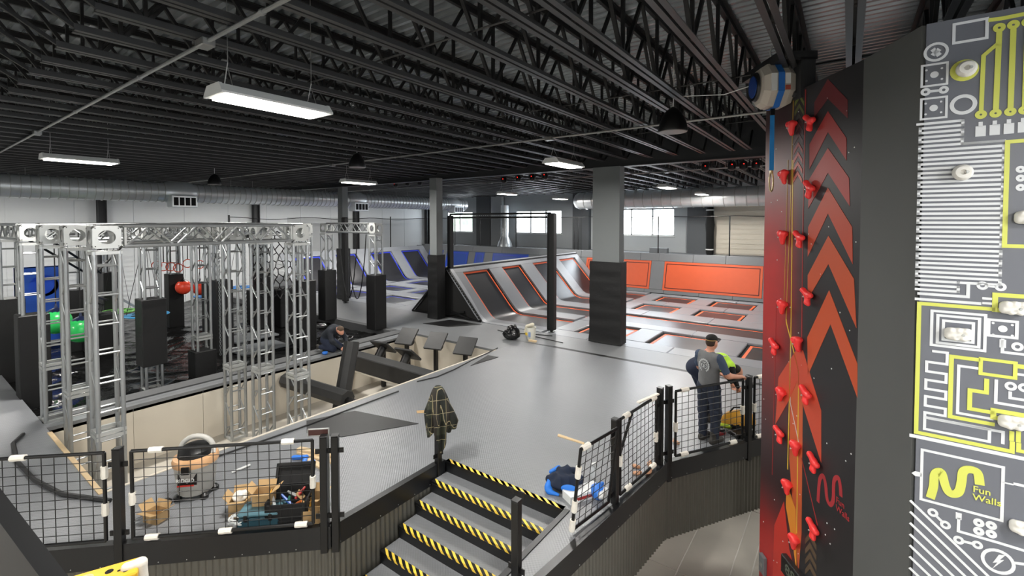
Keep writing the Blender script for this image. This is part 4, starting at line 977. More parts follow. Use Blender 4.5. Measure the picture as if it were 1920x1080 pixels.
fence_panel(dl_(4.3), dl_(2.4), 'mesh fence panel at the left picture edge with foam wraps', [('t', .55), ('b', .6), ('r', .78), ('r', .36), ('t', .1)])
RP = [(-2.57, 4.72), (-2.42, 5.6), (-2.24, 6.92), (-2.19, 7.08), (-1.31, 8.48), (-1.22, 8.62)]
fence_post(-2.68, 3.78, 'bare black newel post in front of the stairs', z0=0, h=.86)
fence_post(-2.41, 5.62, 'black fence post in the middle of the right-hand fence', rz=R(84))
fence_post(-2.25, 6.92, 'black fence post at the right fence corner, left of a pair', rz=R(84), h=1.18); fence_post(-2.17, 7.08, 'black fence post at the right fence corner, right of a pair', rz=R(58), h=1.18)
fence_post(-1.29, 8.5, 'black fence post beside the standing man', rz=R(58)); fence_post(-.45, 9.82, 'black fence post hidden behind the red climbing wall', rz=R(58))
_sp = fence_panel((-2.57, 4.74), (-2.45, 5.5), 'short mesh fence panel at the top of the stairs', [('t', .12), ('l', .72), ('l', .3), ('l', .06)]); _sp.rotation_euler.x = R(7)
fence_panel((-2.39, 5.74), (-2.27, 6.8), 'mesh fence panel along the right platform edge before the corner', [('t', .15), ('t', .9), ('r', .4), ('l', .45), ('b', .2), ('b', .9)])
fence_panel((-2.1, 7.2), (-1.36, 8.38), 'mesh fence panel in front of the standing man', [('t', .12), ('b', .12), ('b', .85), ('l', .45), ('r', .5)])
fence_panel((-1.22, 8.6), (-.52, 9.72), 'mesh fence panel running behind the red climbing wall', [('t', .1), ('b', .1), ('l', .5)])
# leaning spare mesh panel behind the right fence
b = MB(); b.tube([(0, 0, 0), (.22, .18, 1.0)], .02, 6); tag(b.build('spare_rail', M_blackm, None, (-2.62, 6.0, .02)), 'loose black rail leaning behind the right mesh fence', 'rail')
b = MB(); b.bar((0, 0, 0), (.12, .5, .0), .05, .02); tag(b.build('white_strip', M_foam, None, (-2.38, 6.35, 1.1)), 'white foam strip lying along the right fence top rail', 'strip')
fence_post(-4.98, 4.97, 'black post at the stair head under the plaid shirt', h=1.06, rz=R(90))
# ================================================================== THINGS ON THE PLATFORM
def flat(name, pts, m, label, cat, z=.004, t=.006):
    b = MB(); c = sum((Vector(p) for p in pts), Vector((0, 0)))/len(pts); b.prism([(p[0]-c.x, p[1]-c.y) for p in pts], 0, t); tag(b.build(name, m, None, (c.x, c.y, z)), label, cat)
flat('rubber_mat', [(-8.02, 4.62), (-7.56, 4.36), (-6.93, 4.62), (-6.26, 5.75), (-7.69, 5.42)], M_mat, 'large dark rubber offcut lying by the pit edge', 'mat')
flat('rubber_mat', [(-7.72, 8.86), (-7.6, 9.88), (-7.95, 9.85)], M_mat, 'small dark rubber offcut beside the curled strip', 'mat')
flat('rubber_mat', [(-12.32, 11.56), (-11.2, 11.7), (-10.5, 12.68), (-11.95, 12.6)], M_mat, 'dark floor patch at the foot of the orange ramp', 'mat')
flat('card_scrap', [(-6.62, 6.05), (-6.3, 6.4), (-6.38, 6.46), (-6.72, 6.12)], M_card, 'small cardboard scrap on the bare platform floor', 'scrap')
def strip_obj(pts, label, r=.014):
    b = MB(); p0 = Vector(pts[0]); b.tube([Vector(p)-p0 for p in pts], r, 6); tag(b.build('rubber_strip', M_mat, None, p0, smooth=True), label, 'strip')
strip_obj([(-7.79, 6.59, .02), (-7.81, 5.2, .02), (-7.81, 4.36, .02), (-7.9, 3.0, .02)], 'straight black edging strip along the pit edge')
strip_obj([(-7.92, 7.24, .02), (-7.78, 7.74, .02), (-7.8, 8.34, .03), (-7.93, 9.17, .04), (-8.05, 9.9, .02), (-8.15, 10.55, .02)], 'curved black edging strip beside the angled steps')
strip_obj([(-9.5, 12.3, .02), (-9.0, 12.2, .02), (-8.1, 12.55, .02), (-7.6, 12.7, .02)], 'black edging strip lying behind the bin bag'); strip_obj([(-8.0, 12.3, .02), (-6.9, 12.15, .02)], 'short black edging strip right of the white bucket')
strip_obj([(-11.4, 1.45, .03), (-11.07, 1.29, .03), (-10.2, 1.22, .03), (-9.25, 1.27, .03), (-8.45, 1.42, .03), (-7.75, 1.75, .03)], 'thick black hose curling over the floor behind the left fence', .03)
b = MB(); b.tube([(0, 0, 0), (.0, .26, 0)], .018, 8); tag(b.build('pipe_offcut', M_white, None, (-7.22, 3.0, .02), smooth=True), 'short grey pipe offcut beside the vacuum', 'pipe')
# ---- shop vacuum
v = thing('shop_vacuum', 'grey and orange wet and dry shop vacuum behind the left fence', 'vacuum', (-7.08, 2.5, 0), R(45))
M_vg = mat('grey plastic', '#b0aea8', .5); M_vo = mat('orange plastic', '#c59a70', .45)
b = MB(); b.lathe([(.19, .06), (.21, .08), (.25, .42), (.26, .44), (.25, .46)], 28); b.build('drum', M_vg, v, smooth=True)
b = MB(); b.lathe([(.265, .45), (.27, .5), (.255, .54), (.2, .56)], 28); b.build('lid_band', M_vo, v, smooth=True)
b = MB(); b.lathe([(.21, .55), (.2, .62), (.14, .67), (.05, .69)], 24); b.build('motor_head', M_blackm, v, smooth=True)
b = MB(); b.tube([(.2*math.cos(a), .04, .6+.17*math.sin(a)) for a in [math.pi*q/12 for q in range(13)]], .034, 10); b.tube([(.2, .04, .6), (.22, -.02, .54)], .034, 10); b.build('hose', M_vg, v, smooth=True)
for a in (20, 140, 220, 320):
    b = MB(); c = (.21*math.cos(R(a)), .21*math.sin(R(a))); b.lathe([(.001, 0), (.05, .01), (.05, .05), (.02, .08)], 12, Matrix.Translation((c[0], c[1], 0))); b.build('caster', M_blackm, v, smooth=True)
b = MB(); b.cbox(-.05, .05, -.285, -.255, .4, .5, .008); b.build('latch', M_blackm, v)
lb = MB(); lb.box(-.115, .115, -.252, -.246, .22, .37, Matrix.Rotation(R(-5), 4, 'X') @ Matrix.Translation((0, .018, .0))); lab = lb.build('label_plate', M_blackm, v, (0, -.02, 0))
def text(s, size, m, parent, loc, rot, ext=.0005, name='lettering', align='CENTER', shear=0, sx=1):
    c = bpy.data.curves.new(name, 'FONT'); c.body = s; c.size = size; c.align_x = align; c.align_y = 'CENTER'; c.extrude = ext; c.shear = shear; c.resolution_u = 3; c.offset = size*.012
    o = bpy.data.objects.new(name, c); COL.objects.link(o); dg = bpy.context.evaluated_depsgraph_get(); me = bpy.data.meshes.new_from_object(o.evaluated_get(dg)); bpy.data.objects.remove(o)
    me.materials.clear(); me.materials.append(m); q = link(name, me, parent, loc, rot=rot); q.scale = (sx, 1, 1); return q
text('RIDGID', .062, M_white, v, (0, -.277, .325), (R(85), 0, 0), sx=1.05)
b = MB(); b.box(-.1, .1, -.274, -.271, .245, .265); b.build('label_stripe', mat('label red', '#b02a22', .5), v)
b = MB(); b.lathe([(.001, 0), (.06, .0), (.06, .04), (.03, .07)], 12); b.build('floor_nozzle', M_blackm, v, (-.26, -.2, 0), smooth=True)
# ---- cardboard boxes
def carton(x, y, z, w_, d_, h_, rz, label, flaps=True, m=M_card, tape=None):
    t = thing('cardboard_box', label, 'box', (x, y, z), rz); hw, hd = w_/2, d_/2; k = .006
    b = MB(); b.box(-hw, hw, -hd, hd, 0, k); b.box(-hw, hw, -hd, -hd+k, k, h_); b.box(-hw, hw, hd-k, hd, k, h_); b.box(-hw, -hw+k, -hd, hd, k, h_); b.box(hw-k, hw, -hd, hd, k, h_); b.build('carton', m, t)
    if flaps:
        for i, (ax, s, ang) in enumerate((('x', 1, 35), ('x', -1, 50), ('y', 1, 65), ('y', -1, 20))):
            f = MB(); L_ = (d_ if ax == 'x' else w_); dep = (w_ if ax == 'x' else d_)*.5; M_ = Matrix.Translation(((hw*s, 0, h_) if ax == 'x' else (0, hd*s, h_))) @ Matrix.Rotation((0 if ax == 'x' else math.pi/2)+(0 if s > 0 else math.pi), 4, 'Z') @ Matrix.Rotation(R(-ang), 4, 'Y')
            f.box(0, dep, -L_/2, L_/2, -k/2, k/2, M_); f.build('flap', m, t)
    return t
cc = carton(-6.85, 1.98, 0, .22, .16, .12, R(20), 'open tan cardboard box alone behind the left mesh fence'); b = MB(); b.box(-.112, -.11, -.07, .07, .02, .1); b.build('blue_label', mat('blue print', '#2c7fae', .6), cc)
carton(*onz(450, 962)[:2], 0, .2, .2, .2, R(50), 'small cardboard box with white packing beside the teal toolbox')
carton(*onz(496, 972)[:2], .203, .22, .17, .15, R(42), 'open cardboard box sitting on the teal toolbox'); carton(*onz(588, 955)[:2], 0, .22, .2, .18, R(40), 'open cardboard box beside the tool bag at the fence post')
carton(*onz(585, 980)[:2], 0, .2, .1, .17, R(43), 'narrow cardboard box with black panel at the fence foot', False)
solid('packing', [('e', (0, 0, 0), (.1, .08, .05), 0), ('c', (-.08, .02, 0), (.1, -.03, .07), .04, .03, 0), ('c', (0, 0, .02), (.05, .08, .06), .04, .025, 0)], mat('white plastic bag', '#e2e2df', .4), None, .012, .03, (*onz(450, 962)[:2], .21)); tag(bpy.data.objects['packing'], 'crumpled white plastic packing in the small cardboard box', 'packing')
# teal toolbox
t = thing('toolbox', 'teal plastic toolbox on the platform floor behind the mesh', 'toolbox', (*onz(492, 978)[:2], 0), R(43)); M_teal = mat('teal plastic', '#2b4f5c', .45)
b = MB(); b.cbox(-.24, .24, -.13, .13, 0, .12, .02); b.build('base', M_teal, t); b = MB(); b.cbox(-.245, .245, -.135, .135, .125, .2, .03); b.build('lid', mat('light teal plastic', '#567c88', .45), t)
b = MB(); b.tube([(-.08, -.14, .12), (-.07, -.17, .13), (.07, -.17, .13), (.08, -.14, .12)], .012, 6); b.build('handle', M_teal, t)
b = MB(); b.cbox(-.16, -.12, -.145, -.13, .09, .17, .004); b.cbox(.12, .16, -.145, -.13, .09, .17, .004); b.build('latch_pair', M_blackm, t)
# white cable coil
t = thing('cable_coil', 'coil of white extension cable beside the teal toolbox', 'cable', (*onz(448, 984)[:2], .02)); random.seed(4); b = MB(); pts = []
for k in range(90):
    a = k*.42; r = .1+.025*math.sin(k*.7); pts.append((r*math.cos(a), r*math.sin(a)*.9, .02+.06*abs(math.sin(k*.31))))
b.tube(pts, .008, 6); b.build('cable', M_white, t, smooth=True)
# tool bag
t = thing('tool_bag', 'open black tool bag with yellow trim full of tools', 'tool bag', (*onz(545, 970)[:2], 0), R(43)); M_bagf = mat('black nylon', '#131314', .75, 0, .2, 20)
b = MB(); b.cbox(-.24, .24, -.17, .17, 0, .1, .04); b.box(-.24, .24, -.17, -.15, .08, .26); b.box(-.24, .24, .15, .17, .08, .32); b.box(-.24, -.22, -.17, .17, .08, .29); b.box(.22, .24, -.17, .17, .08, .29); b.build('body', M_bagf, t)
M_lid = Matrix.Translation((0, .17, .32)) @ Matrix.Rotation(R(70), 4, 'X'); b = MB(); b.cbox(-.23, .23, 0, .26, -.03, .01, .012, M_lid); b.box(-.23, -.2, 0, .26, .01, .05, M_lid); b.box(.2, .23, 0, .26, .01, .05, M_lid); b.box(-.23, .23, .23, .26, .01, .05, M_lid); b.build('lid', M_bagf, t)
for s in (-1, 1): b = MB(); b.add([(s*.245, -.175, .02), (s*.245, -.1, .05), (s*.245, .12, .33), (s*.245, .02, .3), (s*.255, -.175, .02), (s*.255, -.1, .05), (s*.255, .12, .33), (s*.255, .02, .3)], [(0, 1, 2, 3), (4, 7, 6, 5), (0, 4, 5, 1), (1, 5, 6, 2), (2, 6, 7, 3), (3, 7, 4, 0)]); b.build('yellow_trim', mat('tool yellow', '#dfa233', .5), t)
random.seed(5); tc_ = [mat('tool red', '#a02a28', .4), M_alup, M_blackm, mat('tool green', '#2c6a55', .4), M_white, mat('tool orange', '#c86a2a', .4), mat('tool blue', '#2a4f9a', .4)]
for i in range(7):
    x = random.uniform(-.17, .17); y = random.uniform(-.1, .1); d = Vector((random.uniform(-.1, .1), random.uniform(-.08, .08), .06)); b = MB(); p = Vector((x, y, .2)); b.tube([p, p+d*.6, p+d*1.5], [.018, .02, .012], 8)
    tl = tag(b.build('hand_tool', tc_[i], None, (0, 0, 0), smooth=True), None, None); tl.matrix_world = Matrix.Translation((*onz(545, 970)[:2], 0)) @ Matrix.Rotation(R(43), 4, 'Z')
    tag(tl, ['red-handled hand tool lying in the open tool bag', 'steel hand tool lying in the open tool bag', 'black hand tool lying in the open tool bag', 'green-handled hand tool lying in the open tool bag', 'white hand tool lying in the open tool bag', 'orange-handled hand tool lying in the open tool bag', 'blue-handled hand tool lying in the open tool bag'][i], 'tool', 'tools in the bag')
# wood offcuts and blue tape by the fence top
for i, (x, y, rz, l, z) in enumerate(((-6.75, 4.05, 60, .75, .02), (-6.62, 3.98, 64, .8, .02), (-6.7, 4.02, 57, .7, .06), (-6.42, 3.86, 75, .5, .02))):
    b = MB(); b.cbox(-l/2, l/2, -.045, .045, -.018, .018, .004); tag(b.build('wood_offcut', M_wood, None, (x, y, z), rotz=R(-rz+75)), ['pale wood offcut in the pile by the pit corner, leftmost', 'pale wood offcut in the pile by the pit corner, middle', 'pale wood offcut lying on top of the pile by the pit corner', 'short pale wood offcut right of the pile'][i], 'wood')
t = thing('steel_channel', 'open steel channel with brown top plate standing at the corner fence post', 'channel', (*dl_(.1), 0), ad); b = MB(); b.box(-.13, .12, .05, .07, 1.09, 1.1); b.box(-.13, .12, .05, .07, 1.17, 1.18); b.box(-.13, -.12, .05, .07, 1.09, 1.18); b.box(.108, .12, .05, .07, 0, 1.18); b.build('edge_frame', M_alup, t); b = MB(); b.box(-.12, .108, .055, .065, 1.1, 1.17); b.build('top_plate', mat('dark walnut', '#4a2c28', .4), t)
random.seed(8); solid('blue_plastic', [('c', (-.18, 0, 0), (.0, .1, .02), .035, .03, 0), ('c', (0, .1, .02), (.16, -.05, .01), .03, .04, 0), ('c', (.16, -.05, .01), (.22, .1, .03), .035, .02, 0)], mat('blue plastic sheet', '#2f74d0', .4), None, .012, .03, (-6.7, 3.75, .03)); tag(bpy.data.objects['blue_plastic'], 'crumpled blue plastic sheet beside the wood offcuts', 'plastic')
# plaid shirt on the stair-head post
M_plaid = mat('green plaid flannel', '#3a3d2c', .85); nt = M_plaid.node_tree; N = nt.nodes; Lk = nt.links; bs = N['Principled BSDF']; tcn = N.new('ShaderNodeTexCoord'); cur = None
mp = N.new('ShaderNodeMapping'); mp.inputs['Rotation'].default_value = (R(8), R(12), R(20)); Lk.new(tcn.outputs['Object'], mp.inputs[0]); sp = N.new('ShaderNodeSeparateXYZ'); Lk.new(mp.outputs[0], sp.inputs[0])
col = (*lin('#2b2e22'), 1); last = None
for ax, per, wd, cc_ in (('X', .17, .4, '#171a15'), ('Z', .19, .4, '#14170f'), ('Y', .18, .3, '#24201a'), ('X', .17, .035, '#8d8266'), ('Z', .19, .03, '#9a9072'), ('Y', .18, .03, '#7d7456')):
    m1 = N.new('ShaderNodeMath'); m1.operation = 'DIVIDE'; m1.inputs[1].default_value = per; Lk.new(sp.outputs[ax], m1.inputs[0]); m2 = N.new('ShaderNodeMath'); m2.operation = 'FRACT'; Lk.new(m1.outputs[0], m2.inputs[0]); m3 = N.new('ShaderNodeMath'); m3.operation = 'LESS_THAN'; m3.inputs[1].default_value = wd; Lk.new(m2.outputs[0], m3.inputs[0])
    mx = N.new('ShaderNodeMix'); mx.data_type = 'RGBA'; Lk.new(m3.outputs[0], mx.inputs[0]); mx.inputs[7].default_value = (*lin(cc_), 1)
    if last is None: mx.inputs[6].default_value = col
    else: Lk.new(last.outputs[2], mx.inputs[6])
    last = mx
Lk.new(last.outputs[2], bs.inputs['Base Color'])
sh = thing('plaid_shirt', 'dark green plaid flannel shirt hung over the stair-head post', 'shirt', (-4.98, 4.97, .0))
b = MB(); n = 72; rows_ = 26; vs = []
for j in range(rows_+1):
    u = j/rows_
    for k in range(n):
        a = 2*math.pi*k/n; da = (a-R(36)+math.pi) % (2*math.pi)-math.pi; db = (a-R(-25)+math.pi) % (2*math.pi)-math.pi; dc = (a-R(216)+math.pi) % (2*math.pi)-math.pi
        hem = .52-.26*math.exp(-(db/.55)**2)-.16*math.exp(-(dc/.5)**2)+.05*math.sin(a*5+1); z = 1.19-(1.19-hem)*u
        fold = 1+min(1, u*2.2)*(.17*math.sin(a*7+u*2.2)+.09*math.sin(a*13-u*3))
        rad = (.045+.13*min(1, u*2.0)**.6)*fold*(1-.35*max(0, u-.55)); rad += .1*math.exp(-(da/.42)**2)*math.exp(-((z-.68)/.13)**2)
        vs.append((rad*math.cos(a), rad*math.sin(a), z))
fs = [(j*n+k, j*n+(k+1) % n, (j+1)*n+(k+1) % n, (j+1)*n+k) for j in range(rows_) for k in range(n)]+[tuple(range(n))]
b.add(vs, fs); b.build('body', M_plaid, sh, smooth=80)
b = MB(); ca, sa = math.cos(R(30)), math.sin(R(30)); b.tube([(.1*ca, .1*sa, .98), (.17*ca, .17*sa, .82), (.24*ca, .24*sa, .66), (.23*ca, .23*sa, .56)], [.05, .07, .075, .05], 14); b.build('sleeve', M_plaid, sh, smooth=True)
# jacket pile, box, spray bottle, mallet at the stair head
jk = thing('jacket', 'navy and bright blue jacket dropped at the top of the stairs', 'jacket', (-3.1, 5.5, 0), R(20))
M_nav = mat('navy fleece', '#1a2438', .9); M_bri = mat('bright blue nylon', '#2273d2', .6)
solid('body', [('e', (0, 0, .1), (.22, .17, .1), 0), ('c', (-.18, .0, .12), (.1, .12, .22), .07, .06, 0), ('c', (-.05, -.05, .16), (.2, .02, .17), .08, .07, 0), ('c', (-.1, .1, .2), (.02, .12, .26), .05, .04, 0)], M_nav, jk, .014, .05, noise=lambda P: .016*np.abs(np.sin(P[..., 0]*24+P[..., 1]*11+np.sin(P[..., 1]*14)))+.01*np.sin(P[..., 1]*38-P[..., 0]*16+P[..., 2]*12))
solid('lining', [('e', (-.2, -.1, .06), (.05, .09, .06), 0), ('c', (-.17, -.15, .03), (-.21, -.02, .15), .035, .02, 0), ('c', (-.17, -.16, .03), (-.05, -.18, .02), .035, .02, 0)], M_bri, jk, .012, .03); solid('sleeve', [('e', (.1, -.15, .1), (.12, .035, .06), 0)], M_bri, jk, .012, .03); solid('hood', [('c', (-.2, .1, .16), (-.1, .15, .22), .03, .025, 0)], M_bri, jk, .012, .03)
bx_ = carton(-2.82, 5.5, 0, .2, .5, .1, R(-28), 'low white and red carton under the blue jacket', False, M_white); b = MB(); b.box(.1, .102, -.16, .16, .03, .07); b.build('red_print', mat('print red', '#a23030', .5), bx_); b = MB(); b.box(-.1, .1, -.25, .25, .1, .103); b.build('lid', M_white, bx_)
t = thing('spray_bottle', 'clear spray bottle with white trigger head behind the jacket', 'bottle', (-2.88, 5.95, 0), R(150)); b = MB(); b.lathe([(.04, 0), (.045, .01), (.045, .12), (.03, .17), (.014, .19), (.014, .2)], 16); b.build('bottle', mat('clear plastic', '#dfe4e6', .15, alpha=.55), t, smooth=True); b = MB(); b.cbox(-.02, .02, -.07, .03, .2, .24, .006); b.bar((0, -.045, .21), (0, -.06, .15), .012); b.build('trigger_head', M_white, t)
t = thing('wooden_dowel', 'pale wooden dowel sticking out from the stair-head fence corner', 'dowel', (-2.46, 4.8, 1.1), 0); b = MB(); b.tube([(.02, 0, 0), (-.3, -.05, .03)], [.014, .018], 8); b.build('rod', M_wood, t, smooth=True)
random.seed(9); solid('blue_bag', [('e', (0, 0, .1), (.09, .07, .1), 0), ('c', (-.05, 0, .15), (.05, .04, .22), .04, .025, 0), ('c', (.06, -.03, .1), (.1, .03, .16), .05, .03, 1)], [mat('blue plastic sheet', '#2f74d0', .4), mat('white plastic bag', '#e2e2df', .4)], None, .014, .03, (-2.62, 5.55, 0)); tag(bpy.data.objects['blue_bag'], 'blue and white plastic bag behind the short mesh panel', 'bag')
for i, (x, y) in enumerate(((-2.5, 6.62), (-2.42, 6.45), (-2.3, 6.58), (-2.36, 6.8), (-2.25, 7.75))):
    solid('leather_scrap', [('e', (0, 0, .02), (.07, .04, .022), 0), ('c', (-.04, .01, .02), (.05, -.02, .05), .022, .014, 0)], mat('tan leather', '#b88a6a', .6), None, .01, .02, (x, y, 0), R(40*i)); tag(bpy.context.scene.objects[-1] if False else [o for o in COL.objects if o.name.startswith('leather_scrap')][-1], ['tan wrapping scrap behind the right mesh fence, farthest left', 'tan wrapping scrap behind the right fence, lowest', 'tan wrapping scrap behind the right fence, near the corner posts', 'tan wrapping scrap tucked at the fence corner posts', 'tan wrapping scrap left of the standing man'][i], 'scrap')
# bin bag and bucket by the court
bg = thing('bin_bag', 'black plastic bin bag on the floor before the orange ramp', 'bag', (-8.45, 11.65, 0)); solid('sack', [('e', (0, 0, .16), (.29, .25, .16), 0), ('e', (.05, .02, .26), (.2, .17, .14), 0), ('c', (-.1, 0, .35), (.1, .03, .42), .06, .05, 0)], mat('bin liner', '#0f0f10', .25), bg, .022, .05, noise=lambda P: .014*np.sin(P[..., 0]*30+P[..., 2]*22)*np.sin(P[..., 1]*26+P[..., 2]*9))
bk = thing('bucket', 'white plastic bucket with a rag over its rim', 'bucket', (-7.98, 12.03, 0)); b = MB(); b.lathe([(.135, 0), (.14, .01), (.16, .36), (.168, .36), (.168, .38), (.15, .38), (.13, .02)], 24, cap=False); b.build('pail', mat('white bucket plastic', '#dedcd0', .4), bk, smooth=30); b = MB(); b.tube([(.16*math.cos(a), 0, .34+.1*math.sin(a)) for a in [math.pi*q/10 for q in range(11)]], .005, 5); b.build('handle', M_cond, bk)
solid('rag', [('c', (-.1, -.05, .4), (.06, 0, .46), .05, .06, 0), ('c', (-.13, -.06, .4), (-.17, -.08, .2), .03, .035, 0)], mat('cream rag', '#d9d2bf', .9), bk, .016, .03)
b = MB(); b.box(.02, .1, -.168, -.162, .1, .25); b.build('label', mat('blue label', '#7f97c0', .6), bk); b = MB(); b.box(-.1, -.03, -.16, -.154, .14, .22); b.build('yellow_label', mat('yellow label', '#e0c040', .6), bk)
b = MB(); b.cbox(-.13, .13, -.05, .05, 0, .05, .005); tag(b.build('wood_block', M_wood, None, (-7.75, 11.78, 0)), 'small pale wood block in front of the white bucket', 'wood')
# power drill case, yellow tool bag by the standing man
t = thing('tool_bag', 'yellow and black tool bag on the floor right of the standing man', 'tool bag', (-1.52, 8.95, 0), R(35)); M_ty = mat('tool yellow', '#dfa233', .5)
solid('body', [('e', (0, 0, .15), (.3, .17, .14), 0), ('e', (.02, 0, .24), (.24, .12, .09), 0), ('e', (0, -.02, .09), (.28, .17, .08), 1)], [M_ty, M_bagf], t, .02, .05); b = MB(); b.tube([(-.15, 0, .3), (-.08, 0, .38), (.08, 0, .38), (.15, 0, .3)], .014, 6); b.build('handle', M_bagf, t, smooth=True)
t = thing('power_drill', 'lime green cordless drill lying by the yellow tool bag', 'drill', (-1.68, 8.72, .06), R(20)); M_lime = mat('lime plastic tool', '#a9c02c', .45)
b = MB(); b.tube([(-.14, 0, .03), (.06, 0, .03), (.1, 0, .03), (.15, 0, .03)], [.035, .04, .028, .014], 12); b.build('body', M_lime, t, smooth=True); b = MB(); b.bar((-.06, 0, .02), (-.1, -.12, .0), .045, .04); b.cbox(-.16, -.04, -.19, -.11, -.04, .03, .01); b.build('grip', M_blackm, t)
t = thing('tool_case', 'flat black tool case on the floor by the fence post', 'case', (-1.42, 8.72, 0), R(50)); b = MB(); b.cbox(-.2, .2, -.14, .14, 0, .08, .015); b.build('shell', M_blackm, t); b = MB(); b.cbox(-.08, .08, -.165, -.14, .02, .05, .006); b.build('handle', M_blackm, t)
b = MB(); b.cbox(-.08, .08, -.04, .04, 0, .05, .006); tag(b.build('red_box', mat('print red', '#a23030', .5), None, (-1.72, 8.52, 0), rotz=R(60)), 'small red box on the floor by the drill', 'box')
# yellow stepladder on the lower floor at bottom left
t = thing('stepladder', 'yellow stepladder top at the bottom left on the lower floor', 'ladder', (*(onz(258, 1060, .63)-Vector((.41, .91, 0))*.28)[:2], ZG), R(66)); M_yl = mat('yellow fibreglass', '#e8b22e', .45); zt = 1.83
hb = MB(); hb.cbox(-.29, .29, -.1, .13, zt-.07, zt, .012); hb.build('top_cap', M_yl, t)
for x, y, r in ((-.08, .02, .06), (.08, .03, .03), (.2, .04, .018), (.2, -.03, .018), (.15, .0, .012)): b = MB(); b.lathe([(r, zt+.0005), (r, zt+.0025)], 16, Matrix.Translation((x, y, 0))); b.build('tool_hole', M_wood if r > .05 else M_blackf, t)
for s in (-1, 1):
    b = MB(); b.bar((s*.25, -.08, zt-.05), (s*.33, -.3, 0), .03, .07); b.build('rail', M_yl, t); b = MB(); b.bar((s*.22, .1, zt-.05), (s*.3, .75, 0), .03, .05); b.build('rear_rail', M_yl, t)
for k in range(5): zz = .3+k*.3; w_ = .25+.08*(1-zz/zt); y_ = -.08-.22*(1-zz/zt); b = MB(); b.box(-w_, w_, y_-.04, y_+.04, zz-.02, zz+.01); b.build('tread', M_alu, t)
solid('cloth', [('c', (.2, .0, zt+.01), (.3, .02, zt), .04, .04, 0), ('c', (.3, .02, zt), (.32, .02, zt-.16), .045, .035, 0)], M_foam, t, .016, .03)
# black handrail panel close to the camera at bottom left
t = thing('handrail_panel', 'black steel handrail panel close to the camera at bottom left', 'handrail', (-2.5, .35, ZG)); a = onz(0, 938, 2.7); c = onz(108, 1080, 2.55)
dv = (c-a).normalized(); p0 = a-dv*.7-Vector((-2.5, .35, ZG)); p1 = c+dv*.7-Vector((-2.5, .35, ZG)); dn = Vector((0, 0, -1.2))
nrm = dv.cross(Vector((0, 0, 1))).normalized()*.03
b = MB(); vs = [p0, p1, p1+dn, p0+dn]; b.add(vs+[v_+nrm for v_ in vs], [(0, 1, 2, 3), (4, 7, 6, 5), (0, 4, 5, 1), (1, 5, 6, 2), (2, 6, 7, 3), (3, 7, 4, 0)]); b.build('panel', M_fascia, t)
b = MB(); b.bar(p0+nrm*.5, p1+nrm*.5, .05, .04); b.build('top_rail', M_fascia, t)
b = MB(); q = (p0+p1)/2; b.box(q.x-.03, q.x+.03, q.y-.03, q.y+.03, 0, q.z-1.1); b.build('leg', M_fascia, t)
# ================================================================== CLIMBING WALLS AT RIGHT
ZW = 5.18
L0 = Vector((-.86, 6.87, 0)); C1 = Vector((.12, 5.45, 0)); C2 = Vector((.46, 4.78, 0)); C3 = Vector((3.2, 4.76, 0))
b = MB(); b.prism([(L0.x+.06, L0.y+.03), (C1.x+.05, C1.y+.03), (C2.x+.05, C2.y+.06), (C3.x, C3.y+.06), (3.2, 7.4), (-.5, 7.4)], ZG, ZW-.03); struct('wall_core', b, mat('black core', '#1b1b1c', .7))
def frame_of(p, q):
    X = (q-p).normalized(); Y = Vector((-X.y, X.x, 0)); return X, Y, math.atan2(X.y, X.x), (q-p).length
def uv(p, q):
    X, Y, a, L_ = frame_of(p, q)
    def f(px, py):
        w_ = onplane(px, py, p-Y*.03, Y); return ((w_-p).dot(X), w_.z)
    return f
# ---- red panel
X, Y, ang, LR = frame_of(L0, C1)
rw = thing('climbing_wall', 'tall black and red climbing wall printed with orange chevrons', 'climbing wall', (L0.x, L0.y, ZG), ang); OZ = Vector((0, 0, -ZG))
M_red = mat('red print on black', '#241a1b', .45); nt = M_red.node_tree; N = nt.nodes; Lk = nt.links; bs = N['Principled BSDF']
tc = N.new('ShaderNodeTexCoord'); sp = N.new('ShaderNodeSeparateXYZ'); Lk.new(tc.outputs['Object'], sp.inputs[0])
def mth(op, a, b_=None, c_=None):
    n = N.new('ShaderNodeMath'); n.operation = op
    for i, v_ in enumerate((a, b_, c_)):
        if v_ is None: continue
        if isinstance(v_, (int, float)): n.inputs[i].default_value = v_
        else: Lk.new(v_, n.inputs[i])
    return n.outputs[0]
fu = mth('SMOOTHSTEP', sp.outputs['X'], 0, 1) if False else None
mr = N.new('ShaderNodeMapRange'); mr.interpolation_type = 'SMOOTHSTEP'; mr.inputs[1].default_value = .25; mr.inputs[2].default_value = .95; mr.inputs[3].default_value = 1; mr.inputs[4].default_value = 0; Lk.new(sp.outputs['X'], mr.inputs[0])
def gauss(zc, wd):
    d = mth('DIVIDE', mth('SUBTRACT', sp.outputs['Z'], zc), wd); return mth('POWER', 2.718, mth('MULTIPLY', mth('MULTIPLY', d, d), -1.))
g = mth('ADD', gauss(4.15, 1.25), mth('MULTIPLY', gauss(.55, .6), 1.0)); nzn = N.new('ShaderNodeTexNoise'); nzn.inputs['Scale'].default_value = 2.5; Lk.new(tc.outputs['Object'], nzn.inputs['Vector'])
fac = mth('MULTIPLY', mth('MULTIPLY', g, mr.outputs[0]), mth('ADD', .65, mth('MULTIPLY', nzn.outputs['Fac'], .5))); mx = N.new('ShaderNodeMix'); mx.data_type = 'RGBA'; mx.inputs[6].default_value = (*lin('#2b2a2c'), 1); mx.inputs[7].default_value = (*lin('#bd302e'), 1); Lk.new(fac, mx.inputs[0]); Lk.new(mx.outputs[2], bs.inputs['Base Color'])
b = MB(); b.box(0, LR, -.03, .03, 0, ZW-ZG); b.build('board', M_red, rw)
RUV = uv(L0, C1)
